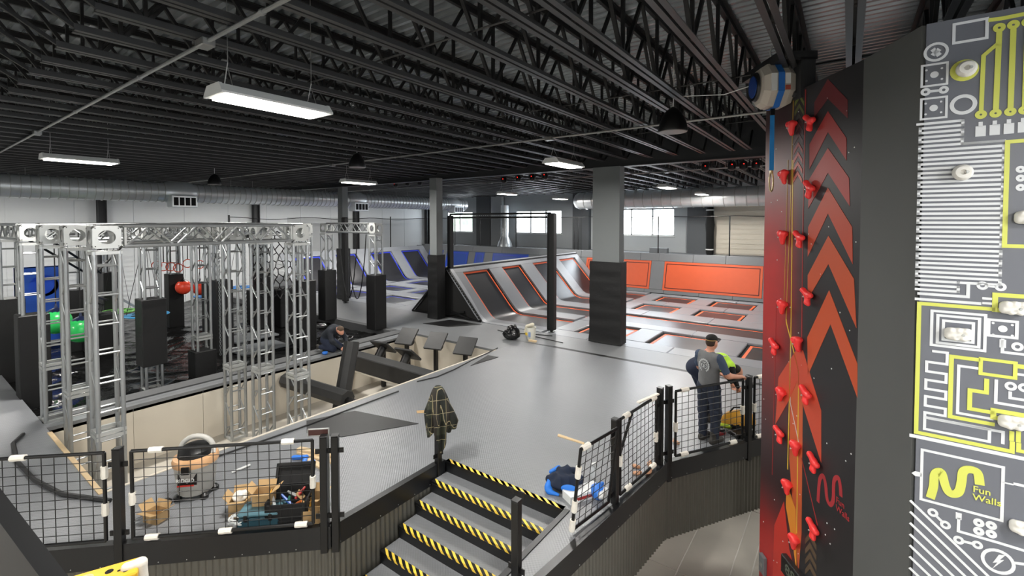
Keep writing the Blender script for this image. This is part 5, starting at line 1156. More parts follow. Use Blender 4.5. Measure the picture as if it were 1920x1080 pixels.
r5 = lambda x, y: RUV(1400+x/2.16, 60+y/2.16); r6 = lambda x, y: RUV(1400+x/2, 540+y/2)
def prints(parent, name, m, polys=(), strokes=(), off=.03, t=.003):
    b = MB()
    for P in polys:
        n = len(P); b.add([(p[0], -off-t, p[1]-ZG) for p in P]+[(p[0], -off+.001, p[1]-ZG) for p in P], [tuple(range(n)), tuple(range(2*n-1, n-1, -1))]+[(i, n+i, n+(i+1) % n, (i+1) % n) for i in range(n)])
    for s_ in strokes: b.strip([(p[0], p[1]-ZG) for p in s_[0]], s_[1], t, Matrix.Translation((0, -off, 0)), closed=(len(s_) > 2 and s_[2]))
    return b.build(name, m, parent)
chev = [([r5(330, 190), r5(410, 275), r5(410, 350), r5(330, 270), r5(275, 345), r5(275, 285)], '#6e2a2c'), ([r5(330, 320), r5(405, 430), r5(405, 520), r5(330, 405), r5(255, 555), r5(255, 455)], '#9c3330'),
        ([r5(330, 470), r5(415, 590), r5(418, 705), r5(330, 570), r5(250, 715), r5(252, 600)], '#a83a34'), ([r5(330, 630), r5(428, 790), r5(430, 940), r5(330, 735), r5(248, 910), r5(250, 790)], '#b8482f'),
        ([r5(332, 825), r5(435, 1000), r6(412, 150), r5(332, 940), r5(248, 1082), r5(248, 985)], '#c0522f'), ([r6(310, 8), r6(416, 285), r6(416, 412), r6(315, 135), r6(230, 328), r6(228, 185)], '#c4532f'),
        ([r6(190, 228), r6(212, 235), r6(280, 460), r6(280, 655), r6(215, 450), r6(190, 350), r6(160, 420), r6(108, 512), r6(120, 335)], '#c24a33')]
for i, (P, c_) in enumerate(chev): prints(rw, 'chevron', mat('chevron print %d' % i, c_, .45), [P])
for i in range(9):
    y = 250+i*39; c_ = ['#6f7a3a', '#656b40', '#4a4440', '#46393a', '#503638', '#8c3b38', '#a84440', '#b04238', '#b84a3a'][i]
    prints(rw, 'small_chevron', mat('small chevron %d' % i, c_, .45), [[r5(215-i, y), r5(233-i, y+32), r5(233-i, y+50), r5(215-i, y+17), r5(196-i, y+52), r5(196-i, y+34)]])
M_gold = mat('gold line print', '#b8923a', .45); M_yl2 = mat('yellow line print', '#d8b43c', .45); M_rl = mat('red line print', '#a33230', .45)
P_ = lambda *a: [RUV(*p) for p in a]
prints(rw, 'line_print', M_gold, [], [(P_((1488, 178), (1482, 400), (1474, 600)), .012), (P_((1478, 300), (1470, 580)), .008)])
prints(rw, 'line_print', M_yl2, [], [(P_((1487, 300), (1483, 640), (1477, 880)), .016), (P_((1474, 598), (1475, 606), (1498, 696), (1494, 1000)), .016)])
prints(rw, 'line_print', M_rl, [], [(P_((1511, 168), (1506, 400), (1503, 660)), .014), (P_((1503, 858), (1533, 985)), .012), (P_((1456, 560), (1448, 890)), .01)])
prints(rw, 'line_print', mat('pale line print', '#cfc4c2', .45), [], [(P_((1484, 545), (1482, 755), (1499, 835)), .012)])
prints(rw, 'band_print', mat('amber band print', '#d98a33', .45), [[RUV(1475, 905), RUV(1492, 955), RUV(1494, 1075), RUV(1488, 1030), RUV(1474, 950)]])
prints(rw, 'band_print', mat('orange band print', '#c05a35', .45), [[RUV(1483, 700), RUV(1506, 690), RUV(1503, 1000), RUV(1497, 1075), RUV(1480, 860)]], off=.0285)
prints(rw, 'band_print', mat('red band print', '#c2382f', .45), [[RUV(1452, 985), RUV(1470, 940), RUV(1480, 1030), RUV(1500, 1110), RUV(1448, 1110)]], off=.0285)
for i in range(4): prints(rw, 'faded_chevron', mat('faded olive print', '#5a4a3a', .5), [[r6(238, 915+i*38), r6(262, 965+i*38), r6(262, 985+i*38), r6(238, 940+i*38), r6(220, 960+i*38), r6(220, 940+i*38)]])
mark = [(268, 803), (272, 740), (277, 712), (288, 706), (296, 735), (302, 790), (314, 812), (325, 795), (327, 735), (333, 714), (345, 714), (352, 745), (354, 782)]
def smooth_path(P, n=5):
    P = [Vector(p) for p in P]; out = []
    for i in range(len(P)-1):
        p0, p1, p2, p3 = P[max(i-1, 0)], P[i], P[i+1], P[min(i+2, len(P)-1)]
        for k in range(n):
            t_ = k/n; out.append(tuple(.5*((2*p1)+(p2-p0)*t_+(2*p0-5*p1+4*p2-p3)*t_**2+(3*p1-p0-3*p2+p3)*t_**3)))
    return out+[tuple(P[-1])]
M_lr = mat('logo red print', '#a8343a', .45); prints(rw, 'logo_mark', M_lr, [], [(smooth_path([r6(*p) for p in mark]), .045)])
for s_, pp in (('Fun', (352, 806)), ('Walls', (361, 845))):
    u, v_ = r6(*pp); text(s_, .085, M_lr, rw, (u, -.034, v_-ZG), (R(90), 0, 0))
random.seed(21); b = MB()
for i in range(46):
    u = random.uniform(.05, LR-.05); z = random.uniform(.4, 6.2); b.lathe([(.008, 0), (.007, .003)], 6, Matrix.Translation((u, -.03, z)) @ Matrix.Rotation(math.pi/2, 4, 'X'))
o = b.build('bolt_holes', M_white, rw); o['kind'] = 'stuff'
# holds
M_hold = mat('coral red resin', '#ff3d3d', .4, 0, .05, 10)
holdA = solid('hold', [('e', (0, -.03, .05), (.075, .06, .035), 0), ('c', (-.035, -.05, .05), (0, -.035, -.07), .04, .022, 0), ('c', (.035, -.05, .05), (0, -.035, -.07), .04, .022, 0), ('e', (0, -.115, .055), (.05, .035, .03), -1)], M_hold, None, .011, .02); meA = holdA.data; bpy.data.objects.remove(holdA)
holdB = solid('hold', [('c', (-.07, -.05, .07), (-.01, -.04, .02), .034, .03, 0), ('c', (-.01, -.04, .02), (.06, -.05, .015), .032, .034, 0), ('c', (-.01, -.035, .02), (0, -.05, -.07), .032, .03, 0), ('c', (0, -.05, -.07), (.02, -.05, -.09), .03, .022, 0)], M_hold, None, .011, .02); meB = holdB.data; bpy.data.objects.remove(holdB)
hl = [(1490, 240, 'A', 0, 'topmost of the left column of holds'), (1526, 229, 'B', 0, 'topmost of the right column of holds'), (1475, 332, 'A', -10, 'second from top at left, above the red glow'), (1525, 355, 'B', 10, 'second from top at right on a chevron'), (1473, 445, 'A', 5, 'third from top at left'), (1506, 448, 'B', 0, 'third from top, beside the chevron column'), (1521, 556, 'B', -5, 'fourth from top at right on a chevron'), (1472, 576, 'A', 8, 'on the yellow line in mid wall'), (1458, 650, 'B', 0, 'nearest the left edge of the red wall'), (1501, 645, 'A', -12, 'right of the crossing yellow lines'), (1469, 740, 'A', 15, 'faint one on the red arrow'), (1518, 741, 'B', 0, 'on the right leg of the red arrow'), (1468, 815, 'B', -10, 'just left of the yellow lines below the arrow'), (1497, 841, 'A', 0, 'at the end of the white line'), (1533, 869, 'B', 5, 'just above the red logo'), (1481, 914, 'A', 0, 'left of the red logo on the yellow line'), (1532, 994, 'B', 0, 'below the red logo'), (1494, 1017, 'A', 5, 'lowest one above the timer display')]
for px, py, k, tl, l in hl:
    u, z = RUV(px, py); w_ = L0+X*u-Y*.03; t = thing('climbing_hold', 'red climbing hold, '+l, 'climbing hold', (w_.x, w_.y, z), ang)
    o = link('grip', meA if k == 'A' else meB, t, (0, 0, 0), rot=(0, R(tl), 0)); o.scale = (.95, .95, .95)
    b = MB(); b.lathe([(.009, 0), (.007, .01)], 8, Matrix.Translation((0, -.085, .0)) @ Matrix.Rotation(math.pi/2, 4, 'X')); b.build('bolt', M_alup, t)
# timer display
u0, z0 = RUV(1475, 1035); u1, z1 = RUV(1535, 1095); t = thing('timer_display', 'black digital timer box at the foot of the red wall', 'display', tuple(L0+X*((u0+u1)/2)-Y*.05+Vector((0, 0, z0-.12))), ang)
b = MB(); b.cbox(-.3, .3, -.05, .02, -.11, .11, .01); b.build('case', M_blackm, t); text('8888', .17, mat('unlit digits', '#5c6256', .5), t, (0, -.052, 0), (R(90), 0, 0), sx=1.2)
w_ = L0+X*.14-Y*.05; t = thing('switch_box', 'small grey box at the bottom left of the red wall', 'box', (w_.x, w_.y, RUV(1446, 1075)[1]), ang); b = MB(); b.cbox(-.06, .06, -.03, .02, -.12, .12, .008); b.build('case', M_padw, t); b = MB(); b.cbox(-.03, .03, -.036, -.028, -.03, .03, .004); b.build('button', M_cond, t)
# bracket and auto belay
bw = L0+X*.35; t = thing('belay_bracket', 'black steel bracket on top of the red climbing wall', 'bracket', (bw.x, bw.y, ZW-.1), ang)
b = MB(); b.box(-.45, .45, -.3, .12, .42, .52); b.build('arm', M_girder, t); b = MB(); b.box(.3, .45, -.06, .1, 0, .45); b.build('upright', M_girder, t); b = MB(); b.bar((-.1, -.05, .44), (.35, -.05, .05), .06); b.build('brace', M_girder, t)
bp_ = onplane(1449, 163, L0+X*.1-Y*.22, Y); t = thing('auto_belay', 'beige auto-belay device with blue strap hanging from the bracket', 'belay device', bp_, R(30)); t.scale = (1, 1, 1.15); M_be = mat('beige casing', '#b9b1a6', .45); M_bs = mat('blue webbing', '#1f66b5', .7)
Mx = Matrix.Rotation(R(90), 4, 'Y')
b = MB(); b.lathe([(.1, -.2), (.19, -.17), (.23, -.1), (.235, .1), (.2, .17), (.1, .19)], 8, Mx @ Matrix.Rotation(R(22.5), 4, 'Z')); b.build('casing', M_be, t)
b = MB(); b.lathe([(.14, -.225), (.15, -.2)], 24, Mx); b.build('side_cap', M_blackm, t, smooth=True); b = MB(); b.lathe([(.11, -.232), (.11, -.224)], 24, Mx); b.build('blue_badge', mat('navy badge', '#1d3f86', .4), t)
b = MB(); b.lathe([(.244, -.035), (.244, .035)], 8, Mx @ Matrix.Rotation(R(22.5), 4, 'Z'), cap=False); b.build('webbing_band', M_bs, t)
for nm, x0, x1, z0, z1, m in (('white_label', -.105, -.045, -.085, .085, M_white), ('white_label', .045, .1, -.02, .08, M_white), ('red_label', .045, .1, -.08, -.035, mat('label rust', '#9c4634', .5))):
    b = MB(); b.box(x0, x1, -.222, -.21, z0, z1); b.build(nm, m, t)
b = MB(); b.tube([(0, 0, .22), (0, 0, .32)], .02, 6); b.tube([(.035*math.cos(a), 0, .35+.06*math.sin(a)) for a in [2*math.pi*q/12 for q in range(13)]], .009, 6); b.build('carabiner', M_alup, t)
b = MB(); b.bar((0, 0, -.2), (0, 0, -.29), .045, .03, up=(0, 1, 0)); b.build('feed_sleeve', M_blackm, t); b = MB(); b.bar((0, 0, -.29), (0, 0, -.86), .05, .006, up=(0, 1, 0)); b.build('strap', mat('sky blue webbing', '#1f86cf', .6), t)
b = MB(); b.tube([(.022*math.cos(a), 0, -.98+.1*math.sin(a)) for a in [2*math.pi*q/12 for q in range(13)]], .009, 6); b.tube([(0, 0, -.86), (0, 0, -.89)], .018, 6); b.build('swivel_clip', mat('brass clip', '#b7a27a', .35, .8), t)
b = MB(); pL = onplane(1330, 135, Vector((-1.3, 7.1, 0)), Vector((0, 1, 0))); b.tube([Vector((0, 0, 0)), Vector((-.6, .3, -.03)), Vector((-1.3, .6, .12))], .006, 4); tag(b.build('tag_line', M_white, None, bp_+Vector((0, 0, .1))), 'thin white cord running from the auto-belay to the joists', 'cord')
# ---- grey panel
b = MB(); Xg, Yg, ag, LG = frame_of(C1, C2); b.box(0, LG, -.03, .03, 0, ZW-ZG); tag(b.build('grey_wall_panel', mat('matt grey panel', '#5a5c5b', .75, 0, .06, 2), None, (C1.x, C1.y, ZG), rotz=ag), 'plain matt grey wall panel between the red and the circuit walls', 'wall panel')
# ---- circuit panel
Xc, Yc, ac, LC = frame_of(C2, C3); cw = thing('climbing_wall', 'grey climbing wall printed with white and lime circuit board lines', 'climbing wall', (C2.x, C2.y, ZG), ac)
b = MB(); b.box(0, LC, -.03, .03, 0, ZW-ZG); b.build('board', mat('grey printed board', '#676a72', .4, 0, .05, 1), cw)
CUV = uv(C2, C3); k7 = lambda x, y: CUV(1660+x/2, y/2); k8 = lambda x, y: CUV(1660+x/2, 540+y/2)
M_cwh = mat('white print', '#d6d9dc', .4); M_cye = mat('lime yellow print', '#ccd060', .4)
WS, WP, YS, YP = [], [], [], []
LW = .018
def circ(f, x, y, r, n=24, du=0, dv=0):
    c = f(x, y); e = f(x+r, y); rr = abs(e[0]-c[0]); return [(c[0]+rr*math.cos(2*math.pi*k/n), c[1]+rr*math.sin(2*math.pi*k/n)) for k in range(n)]
def rect(f, x0, y0, x1, y1):
    a = f(x0, y0); c = f(x1, y1); return [a, (c[0], a[1]), c, (a[0], c[1])]
def ring_(S, f, x, y, r, w_=LW): S.append((circ(f, x, y, r), w_, True))
def hv(f, pts):
    """polyline snapped to horizontal / vertical runs"""
    out = [f(*pts[0])]
    for (x0, y0), (x1, y1) in zip(pts, pts[1:]):
        c = f(x1, y1); o = out[-1]
        if abs(x1-x0) > abs(y1-y0)*1.6: out.append((c[0], o[1]))
        elif abs(y1-y0) > abs(x1-x0)*1.6: out.append((o[0], c[1]))
        else: out.append(c)
    return out
WS.append((rect(k7, 258, 92, 380, 142), LW, True)); YS.append(([k7(386, 76), k7(435, 70), k7(660, 25)], .026))
ring_(WS, k7, 190, 195, 42); WS += [([k7(177, 184), k7(203, 208)], .03), ([k7(203, 184), k7(177, 208)], .03)]
for (x, y) in ((184, 280), (181, 405)):
    WS.append((rect(k7, x-46, y-32, x+47, y+34), LW*.8, True)); WP.append(circ(k7, x, y, 16))
    for dx, dy in ((-30, -16), (28, -24), (-30, 24), (28, 16)): WP.append(circ(k7, x+dx, y+dy, 5, 10))
ring_(WS, k7, 151, 345, 13); ring_(WS, k7, 219, 337, 13); WS.append(([k7(166, 343), k7(205, 339)], LW))
ring_(WS, k7, 292, 392, 44, .024); ring_(YS, k7, 296, 264, 44, .032)
for x, y in ((427, 104), (480, 93), (534, 82), (588, 72)): ring_(YS, k7, x, y, 15, .024)
for x, y in ((358, 430), (413, 425), (468, 419), (521, 413), (574, 408)): ring_(YS, k7, x, y, 14, .024)
YS += [([k7(427, 120), k7(414, 410)], .03), ([k7(420, 165), k7(368, 209), k7(359, 415)], .024), ([k7(480, 109), k7(469, 404)], .03), ([k7(534, 98), k7(523, 400)], .03), ([k7(588, 88), k7(576, 395)], .03)]
for i in range(5):
    x, y = 357+i*53, 492-i*5; WP.append(rect(k7, x-19, y-18, x+19, y+18)); WP.append(rect(k7, x-8, y-34, x+8, y-18))
# serpentine resistor
uL = k7(131, 480)[0]; uS = k7(290, 470)[0]; uM = k7(440, 700)[0]; v0 = k7(124, 467)[1]; v1 = k8(113, 20)[1]; nl = 38; pts = [(k7(122, 467)[0], v0)]
for i in range(nl):
    v_ = v0-(v0-v1)*i/nl; ur = uS if i < 5 or i > nl-4 else uM
    if i % 2 == 0: pts += [(uL if i else pts[0][0], v_), (ur, v_)] if i else [(ur, v_)]
    else: pts += [(ur, v_), (uL, v_)]
fx = []
for i, p in enumerate(pts):
    if fx and abs(p[0]-fx[-1][0]) > 1e-6 and abs(p[1]-fx[-1][1]) > 1e-6: fx.append((fx[-1][0], p[1]))
    fx.append(p)
for a, c in zip(fx, fx[1:]):
    if (Vector(a)-Vector(c)).length > 1e-6:
        d_ = (Vector(c)-Vector(a)).normalized()*LW*.5; WS.append(([tuple(Vector(a)-d_), tuple(Vector(c)+d_)], LW))
YS.append((rect(k7, 458, 532, 700, 928), .026, True))
for y in (635, 668, 703): ring_(WS, k7, 507, y, 12); ring_(WS, k7, 560, y-2, 12); WS.append(([k7(520, y), k7(548, y-2)], LW))
ring_(WS, k8, 364, -9, 16); ring_(WS, k8, 432, -4, 16); WS.append(([k8(380, -8), k8(416, -5)], LW))
# lower half
WS += [(hv(k8, [(110, 40), (360, 52)]), .02), (hv(k8, [(120, 20), (310, 22), (310, -15)]), .02)]
for y in (40, 58, 76): WP.append(rect(k8, 363, y-6, 412, y+6))
YS += [(hv(k8, [(412, 80), (127, 62), (115, 540), (475, 602), (475, 575)]), .026), (rect(k8, 412, 25, 640, 100), .03, True)]
for r_ in ((175, 85, 372, 236), (197, 102, 350, 222), (218, 122, 328, 205)): WS.append((rect(k8, *r_), LW, True))
sp_ = [(175, 236), (232, 250), (230, 286), (155, 280), (155, 312), (228, 322), (228, 355), (152, 345), (152, 377), (227, 387), (227, 418), (150, 408), (150, 440), (225, 450), (225, 480), (148, 468), (147, 528), (390, 552), (392, 530), (150, 508)]
WS.append((hv(k8, sp_), LW)); WS.append((hv(k8, [(440, 585), (440, 540), (150, 530)]), LW))
YS.append((rect(k8, 358, 265, 486, 338), .022, True))
YS += [(hv(k8, [(356, 270), (248, 262), (245, 482), (410, 505)]), .026), (hv(k8, [(380, 340), (378, 392), (317, 388), (315, 452), (410, 470)]), .026), (hv(k8, [(488, 292), (700, 300)]), .03)]
WS += [(hv(k8, [(352, 302), (275, 298), (271, 468), (405, 488)]), LW), (hv(k8, [(416, 343), (415, 430), (700, 460)]), LW), (hv(k8, [(488, 322), (700, 330)]), LW)]
ring_(WS, k8, 470, 368, 17); ring_(WS, k8, 520, 374, 17); WS.append((hv(k8, [(468, 388), (468, 412), (700, 430)]), LW))
WS.append((rect(k8, 388, 118, 492, 188), LW, True)); WP.append(circ(k8, 440, 153, 18))
for dx, dy in ((-36, -22), (36, -14), (-36, 22), (36, 26)): WP.append(circ(k8, 440+dx, 153+dy, 6, 10))
WS.append((hv(k8, [(440, 190), (438, 240), (700, 262)]), LW)); WP.append(rect(k8, 428, 192, 452, 225)); ring_(WS, k8, 495, 220, 17)
YS.append((rect(k8, 405, 458, 660, 530), .03, True)); YP += [rect(k8, 465, 535, 482, 575), rect(k8, 490, 535, 507, 580)]
WS.append((hv(k8, [(90, 551), (700, 600)]), .026)); YS.append((hv(k8, [(500, 580), (500, 610), (700, 640)]), .024))
WS.append((rect(k8, 138, 606, 436, 872), LW, True)); WP.append([k8(98, 693), k8(112, 686), k8(136, 693), k8(136, 707), k8(112, 705)]); WP.append(rect(k8, 438, 725, 480, 740)); WS.append((hv(k8, [(480, 733), (700, 745)]), LW))
for (x0, y0, x1, y1) in ((178, 842, 225, 888), (275, 945, 345, 963)): ring_(WS, k8, x0, y0, 15); ring_(WS, k8, x1, y1, 15); WS.append(([k8(x0+.28*(x1-x0), y0+.28*(y1-y0)), k8(x0+.72*(x1-x0), y0+.72*(y1-y0))], LW))
for x, y in ((350, 880), (397, 890), (350, 912), (397, 922)): ring_(WS, k8, x, y, 14, .022)
WP.append(rect(k8, 264, 840, 286, 870)); WS.append((hv(k8, [(275, 860), (275, 912), (420, 950)]), LW)); WS.append(([(hv(k8, [(275, 860), (275, 912), (420, 950)])[-1]), k8(700, 1040)], LW))
ring_(WS, k8, 422, 1025, 60, .02); WP.append([k8(425, 1000), k8(402, 1030), k8(420, 1028), k8(400, 1052), k8(445, 1020), k8(428, 1020), k8(450, 1002)])
WS.append(([k8(482, 1030), k8(700, 1060)], LW))
for i in range(9):
    y = 790+i*42; WS.append(([k8(93-i*.5, y+6), k8(86+330, y+320)], .018))
prints(cw, 'white_print', M_cwh, WP, WS); prints(cw, 'lime_print', M_cye, YP, YS, t=.004)
mk = [(168, 787), (180, 745), (184, 702), (197, 688), (212, 694), (224, 738), (238, 766), (258, 772), (276, 762), (285, 728), (290, 692), (306, 680), (334, 684), (348, 698), (354, 738)]
prints(cw, 'logo_mark', M_cye, [], [(smooth_path([k8(*p) for p in mk]), .052)], t=.005)
for s_, pp in (('Fun', (361, 760)), ('Walls', (380, 795))):
    u, v_ = k8(*pp); text(s_, .066, M_cye, cw, (u, -.036, v_-ZG), (R(90), 0, 0))
# white holds on the circuit wall
M_wh = mat('white resin', '#e2e0da', .5)
hr = MB(); hr.lathe([(.055, 0), (.062, .02), (.06, .05), (.045, .07), (.02, .072), (.018, .055)], 24, Matrix.Rotation(math.pi/2, 4, 'X')); me_r = hr.mesh('grip', M_wh, True)
hb_ = solid('grip', [('c', (-.075, -.03, .02), (.075, -.03, .025), .045, .045, 0), ('c', (-.075, -.03, -.025), (.075, -.03, -.02), .045, .045, 0), ('e', (-.06, -.06, .04), (.03, .03, .03), 0), ('e', (.0, -.06, .045), (.03, .03, .03), 0), ('e', (.06, -.06, .04), (.03, .03, .03), 0), ('e', (-.03, -.06, -.045), (.03, .03, .03), 0), ('e', (.04, -.06, -.045), (.03, .03, .03), 0)], M_wh, None, .01, .02); me_b = hb_.data; bpy.data.objects.remove(hb_)
for f, x, y, k, sc, l in ((k7, 301, 262, 'r', .95, 'round white climbing hold inside the lime ring'), (k7, 287, 648, 'r', .95, 'round white climbing hold on the serpentine lines'), (k8, 272, 170, 'b', .66, 'blocky white climbing hold inside the square spiral'), (k8, 482, 73, 'b', .66, 'blocky white climbing hold at the lime frame near the right picture edge'), (k8, 477, 500, 'b', .66, 'blocky white climbing hold above the two lime stems'), (k8, 520, 895, 'b', .66, 'blocky white climbing hold lowest at the right picture edge'), (k7, 540, 815, 'b', .66, 'blocky white climbing hold inside the tall lime frame')):
    u, z = f(x, y); w_ = C2+Xc*u-Yc*.034; t = thing('climbing_hold', l, 'climbing hold', (w_.x, w_.y, z), ac)
    o = link('grip', me_r if k == 'r' else me_b, t); o.scale = (sc,)*3
    b = MB(); b.lathe([(.011, 0), (.008, .01)], 8, Matrix.Translation((.02, -.068 if k == 'r' else -.07, 0)) @ Matrix.Rotation(math.pi/2, 4, 'X')); b.build('bolt', M_alup, t)
# ================================================================== PEOPLE
def hand(parent, wrist, d, palm_n, mt, side=1, curl=.6, sc=1.):
    """five-fingered hand from the wrist along d, palm facing palm_n"""
    d = Vector(d).normalized(); n = Vector(palm_n); n = (n-d*n.dot(d)).normalized(); s = d.cross(n)*side; w_ = Vector(wrist); pr_ = []
    pr_.append(('c', tuple(w_), tuple(w_+d*.05*sc), .026*sc, .03*sc, 0)); pr_.append(('c', tuple(w_+d*.045*sc+s*.022*sc), tuple(w_+d*.08*sc+s*.028*sc), .018*sc, .016*sc, 0)); pr_.append(('c', tuple(w_+d*.045*sc-s*.022*sc), tuple(w_+d*.08*sc-s*.028*sc), .018*sc, .016*sc, 0))
    for i, L_ in enumerate((.068, .08, .074, .058)):
        b0 = w_+d*.085*sc+s*(.033-.022*i)*sc; b1 = b0+(d*math.cos(curl*.5)+n*math.sin(curl*.5))*L_*.5*sc; b2 = b1+(d*math.cos(curl*1.6)+n*math.sin(curl*1.6))*L_*.5*sc
        pr_ += [('c', tuple(b0), tuple(b1), .0095*sc, .009*sc, 0), ('c', tuple(b1), tuple(b2), .009*sc, .0075*sc, 0)]
    t0 = w_+d*.03*sc+s*.028*sc; t1 = t0+(d*.5+s*.6+n*.4).normalized()*.042*sc; t2 = t1+(d*.8+n*.5).normalized()*.035*sc
    pr_ += [('c', tuple(t0), tuple(t1), .013*sc, .011*sc, 0), ('c', tuple(t1), tuple(t2), .011*sc, .008*sc, 0)]
    return solid('hand', pr_, mt, parent, .0065, .008)
M_grey_s = mat('heather grey shirt', '#6e6f70', .85, 0, .08, 20); M_blue_s = mat('slate blue sleeve', '#3d4b61', .85, 0, .08, 20); M_hair = mat('brown hair', '#3c2c20', .8, 0, .25, 30); M_boot = mat('dark work boot', '#33302c', .7)
# ---- standing man in cap
p1 = thing('person', 'man in black cap, grey shirt and jeans standing with a hand on the rail', 'person', (-1.84, 8.16, 0), R(-20))
HK = (.24, .43, 1.115); HL = (.04, .40, 1.02)
body = [('c', (-.1, .0, .09), (-.115, .03, .5), .07, .083, 2), ('c', (-.115, .03, .5), (-.095, 0, .9), .088, .108, 2), ('c', (.1, .02, .09), (.11, .04, .5), .07, .083, 2), ('c', (.11, .04, .5), (.095, 0, .9), .088, .108, 2),
        ('e', (0, -.01, .96), (.175, .135, .13), 2), ('e', (0, 0, 1.12), (.17, .125, .15), 1), ('e', (0, 0, 1.31), (.195, .13, .18), 1), ('c', (-.13, 0, 1.43), (.13, 0, 1.43), .075, .075, 1), ('c', (0, 0, 1.02), (0, 0, 1.2), .155, .15, 1),
        ('c', (0, .015, 1.47), (0, .045, 1.57), .062, .056, 0), ('e', (0, .075, 1.655), (.078, .098, .115), 0), ('e', (0, .125, 1.6), (.052, .05, .06), 0), ('e', (0, .178, 1.645), (.014, .022, .028), 0), ('e', (-.078, .065, 1.65), (.014, .026, .034), 0), ('e', (.078, .065, 1.65), (.014, .026, .034), 0),
        ('c', (.185, 0, 1.43), (.27, .04, 1.24), .072, .062, 3), ('c', (.28, .05, 1.2), (.3, .08, 1.16), .046, .044, 0), ('c', (.3, .08, 1.16), (.37, .28, 1.13), .044, .03, 0),
        ('c', (-.185, 0, 1.43), (-.26, .1, 1.24), .072, .06, 3), ('c', (-.26, .1, 1.22), (-.27, .14, 1.16), .045, .044, 0), ('c', (-.27, .14, 1.16), (-.05, .34, 1.06), .044, .03, 0)]
solid('body', body, [M_skin, M_grey_s, M_denim, M_blue_s], p1, .0135, .045, noise=lambda P: np.where(P[..., 2] < 1.0, .004*np.sin(P[..., 2]*55+P[..., 0]*30)*np.sin(P[..., 1]*40), np.where(P[..., 2] < 1.42, .0035*np.sin(P[..., 2]*40+P[..., 0]*45), 0)))
hand(p1, (.37, .28, 1.13), (.1, 1, -.1), (-.1, -.1, -1), M_skin, 1, .9); hand(p1, (-.05, .34, 1.06), (.6, .6, -.2), (.2, -.4, -1), M_skin, -1, .8)
for s in (-1, 1): solid('boot', [('c', (s*.1, -.04, .05), (s*.12, .17, .035), .052, .04, 0), ('c', (s*.1, 0, .06), (s*.1, 0, .16), .06, .06, 0), ('c', (s*.1, -.05, .02), (s*.12, .19, .018), .045, .04, 0)], M_boot, p1, .013, .03)
solid('hair', [('e', (0, .05, 1.665), (.085, .095, .1), 0), ('e', (0, .15, 1.585), (.045, .04, .04), 0), ('e', (0, .16, 1.7), (.075, .06, .07), -1)], M_hair, p1, .012, .02)
solid('cap', [('e', (0, .065, 1.715), (.09, .108, .075), 0), ('e', (0, .2, 1.7), (.072, .08, .012), 0, Matrix.Rotation(R(-12), 3, 'X'))], mat('black cap cotton', '#141414', .85), p1, .011, .015)
b = MB(); b.tube([(.088*math.cos(a), .06+.1*math.sin(a), 1.7) for a in [R(180)+R(180)*q/12 for q in range(13)]], .008, 5); b.build('cap_strap', mat('tan strap', '#9a7c4a', .7), p1)
for s in (-1, 1): b = MB(); b.lathe([(.001, -.008), (.009, 0), (.001, .008)], 8, Matrix.Translation((s*.032, .166, 1.668)) @ Matrix.Rotation(math.pi/2, 4, 'X')); b.build('eye', M_blackm, p1)
b = MB(); b.tube([(-.022, .172, 1.6), (0, .178, 1.598), (.022, .172, 1.6)], .005, 5); b.build('mouth', mat('lip', '#8a4f45', .5), p1)
M_em = mat('white emblem print', '#b9bcbd', .8)
em = MB(); n = 18
for k in range(n):
    a = 2*math.pi*k/n; c = (.085*math.cos(a), .095*math.sin(a)); em.box(c[0]-.012, c[0]+.012, -.151, -.139, 1.3+c[1]-.014, 1.3+c[1]+.014)
em.build('emblem_ring', M_em, p1, (0, .006, 0)); text('75', .105, mat('dark emblem print', '#3a3d42', .8), p1, (0, -.147, 1.3), (R(90), 0, 0)); b = MB(); b.lathe([(.062, 0), (.062, .004)], 24, Matrix.Translation((0, -.139, 1.3)) @ Matrix.Rotation(math.pi/2, 4, 'X')); b.build('emblem_disc', M_em, p1)
# ---- person bent over in hi-vis vest
p2 = thing('person', 'person in lime high-visibility vest bending over behind the standing man', 'person', (-2.16, 8.95, 0), R(-54))
M_vest = mat('lime hi-vis', '#b4e23c', .7, 0, .08, 12); M_dk = mat('dark sleeve', '#17181b', .85); M_nv = mat('navy work trousers', '#20283c', .85)
body = [('c', (-.1, .12, .09), (-.11, .1, .48), .07, .08, 2), ('c', (-.11, .1, .48), (-.09, -.06, .88), .085, .11, 2), ('c', (.1, .16, .09), (.1, .14, .48), .07, .08, 2), ('c', (.1, .14, .48), (.09, -.06, .88), .085, .11, 2), ('e', (0, -.1, .97), (.18, .17, .15), 2), ('c', (0, -.08, 1.0), (0, .06, 1.03), .16, .16, 2),
        ('c', (0, .04, 1.06), (0, .38, 1.08), .168, .165, 1), ('c', (-.14, .46, 1.05), (.14, .46, 1.05), .1, .1, 1), ('c', (0, .5, 1.02), (0, .6, .97), .06, .055, 0), ('e', (0, .67, .9), (.08, .1, .11), 0), ('e', (0, .74, .85), (.016, .022, .025), 0),
        ('c', (.18, .46, 1.03), (.22, .52, .82), .07, .055, 3), ('c', (.22, .52, .82), (.14, .62, .66), .05, .035, 3), ('c', (-.18, .46, 1.03), (-.22, .52, .82), .07, .055, 3), ('c', (-.22, .52, .82), (-.1, .62, .66), .05, .035, 3)]
solid('body', body, [M_skin, M_vest, M_nv, M_dk], p2, .0145, .045); hand(p2, (.14, .62, .66), (-.2, .3, -1), (-1, 0, 0), M_skin, 1, .7); hand(p2, (-.1, .62, .66), (.2, .3, -1), (1, 0, 0), M_skin, -1, .7)
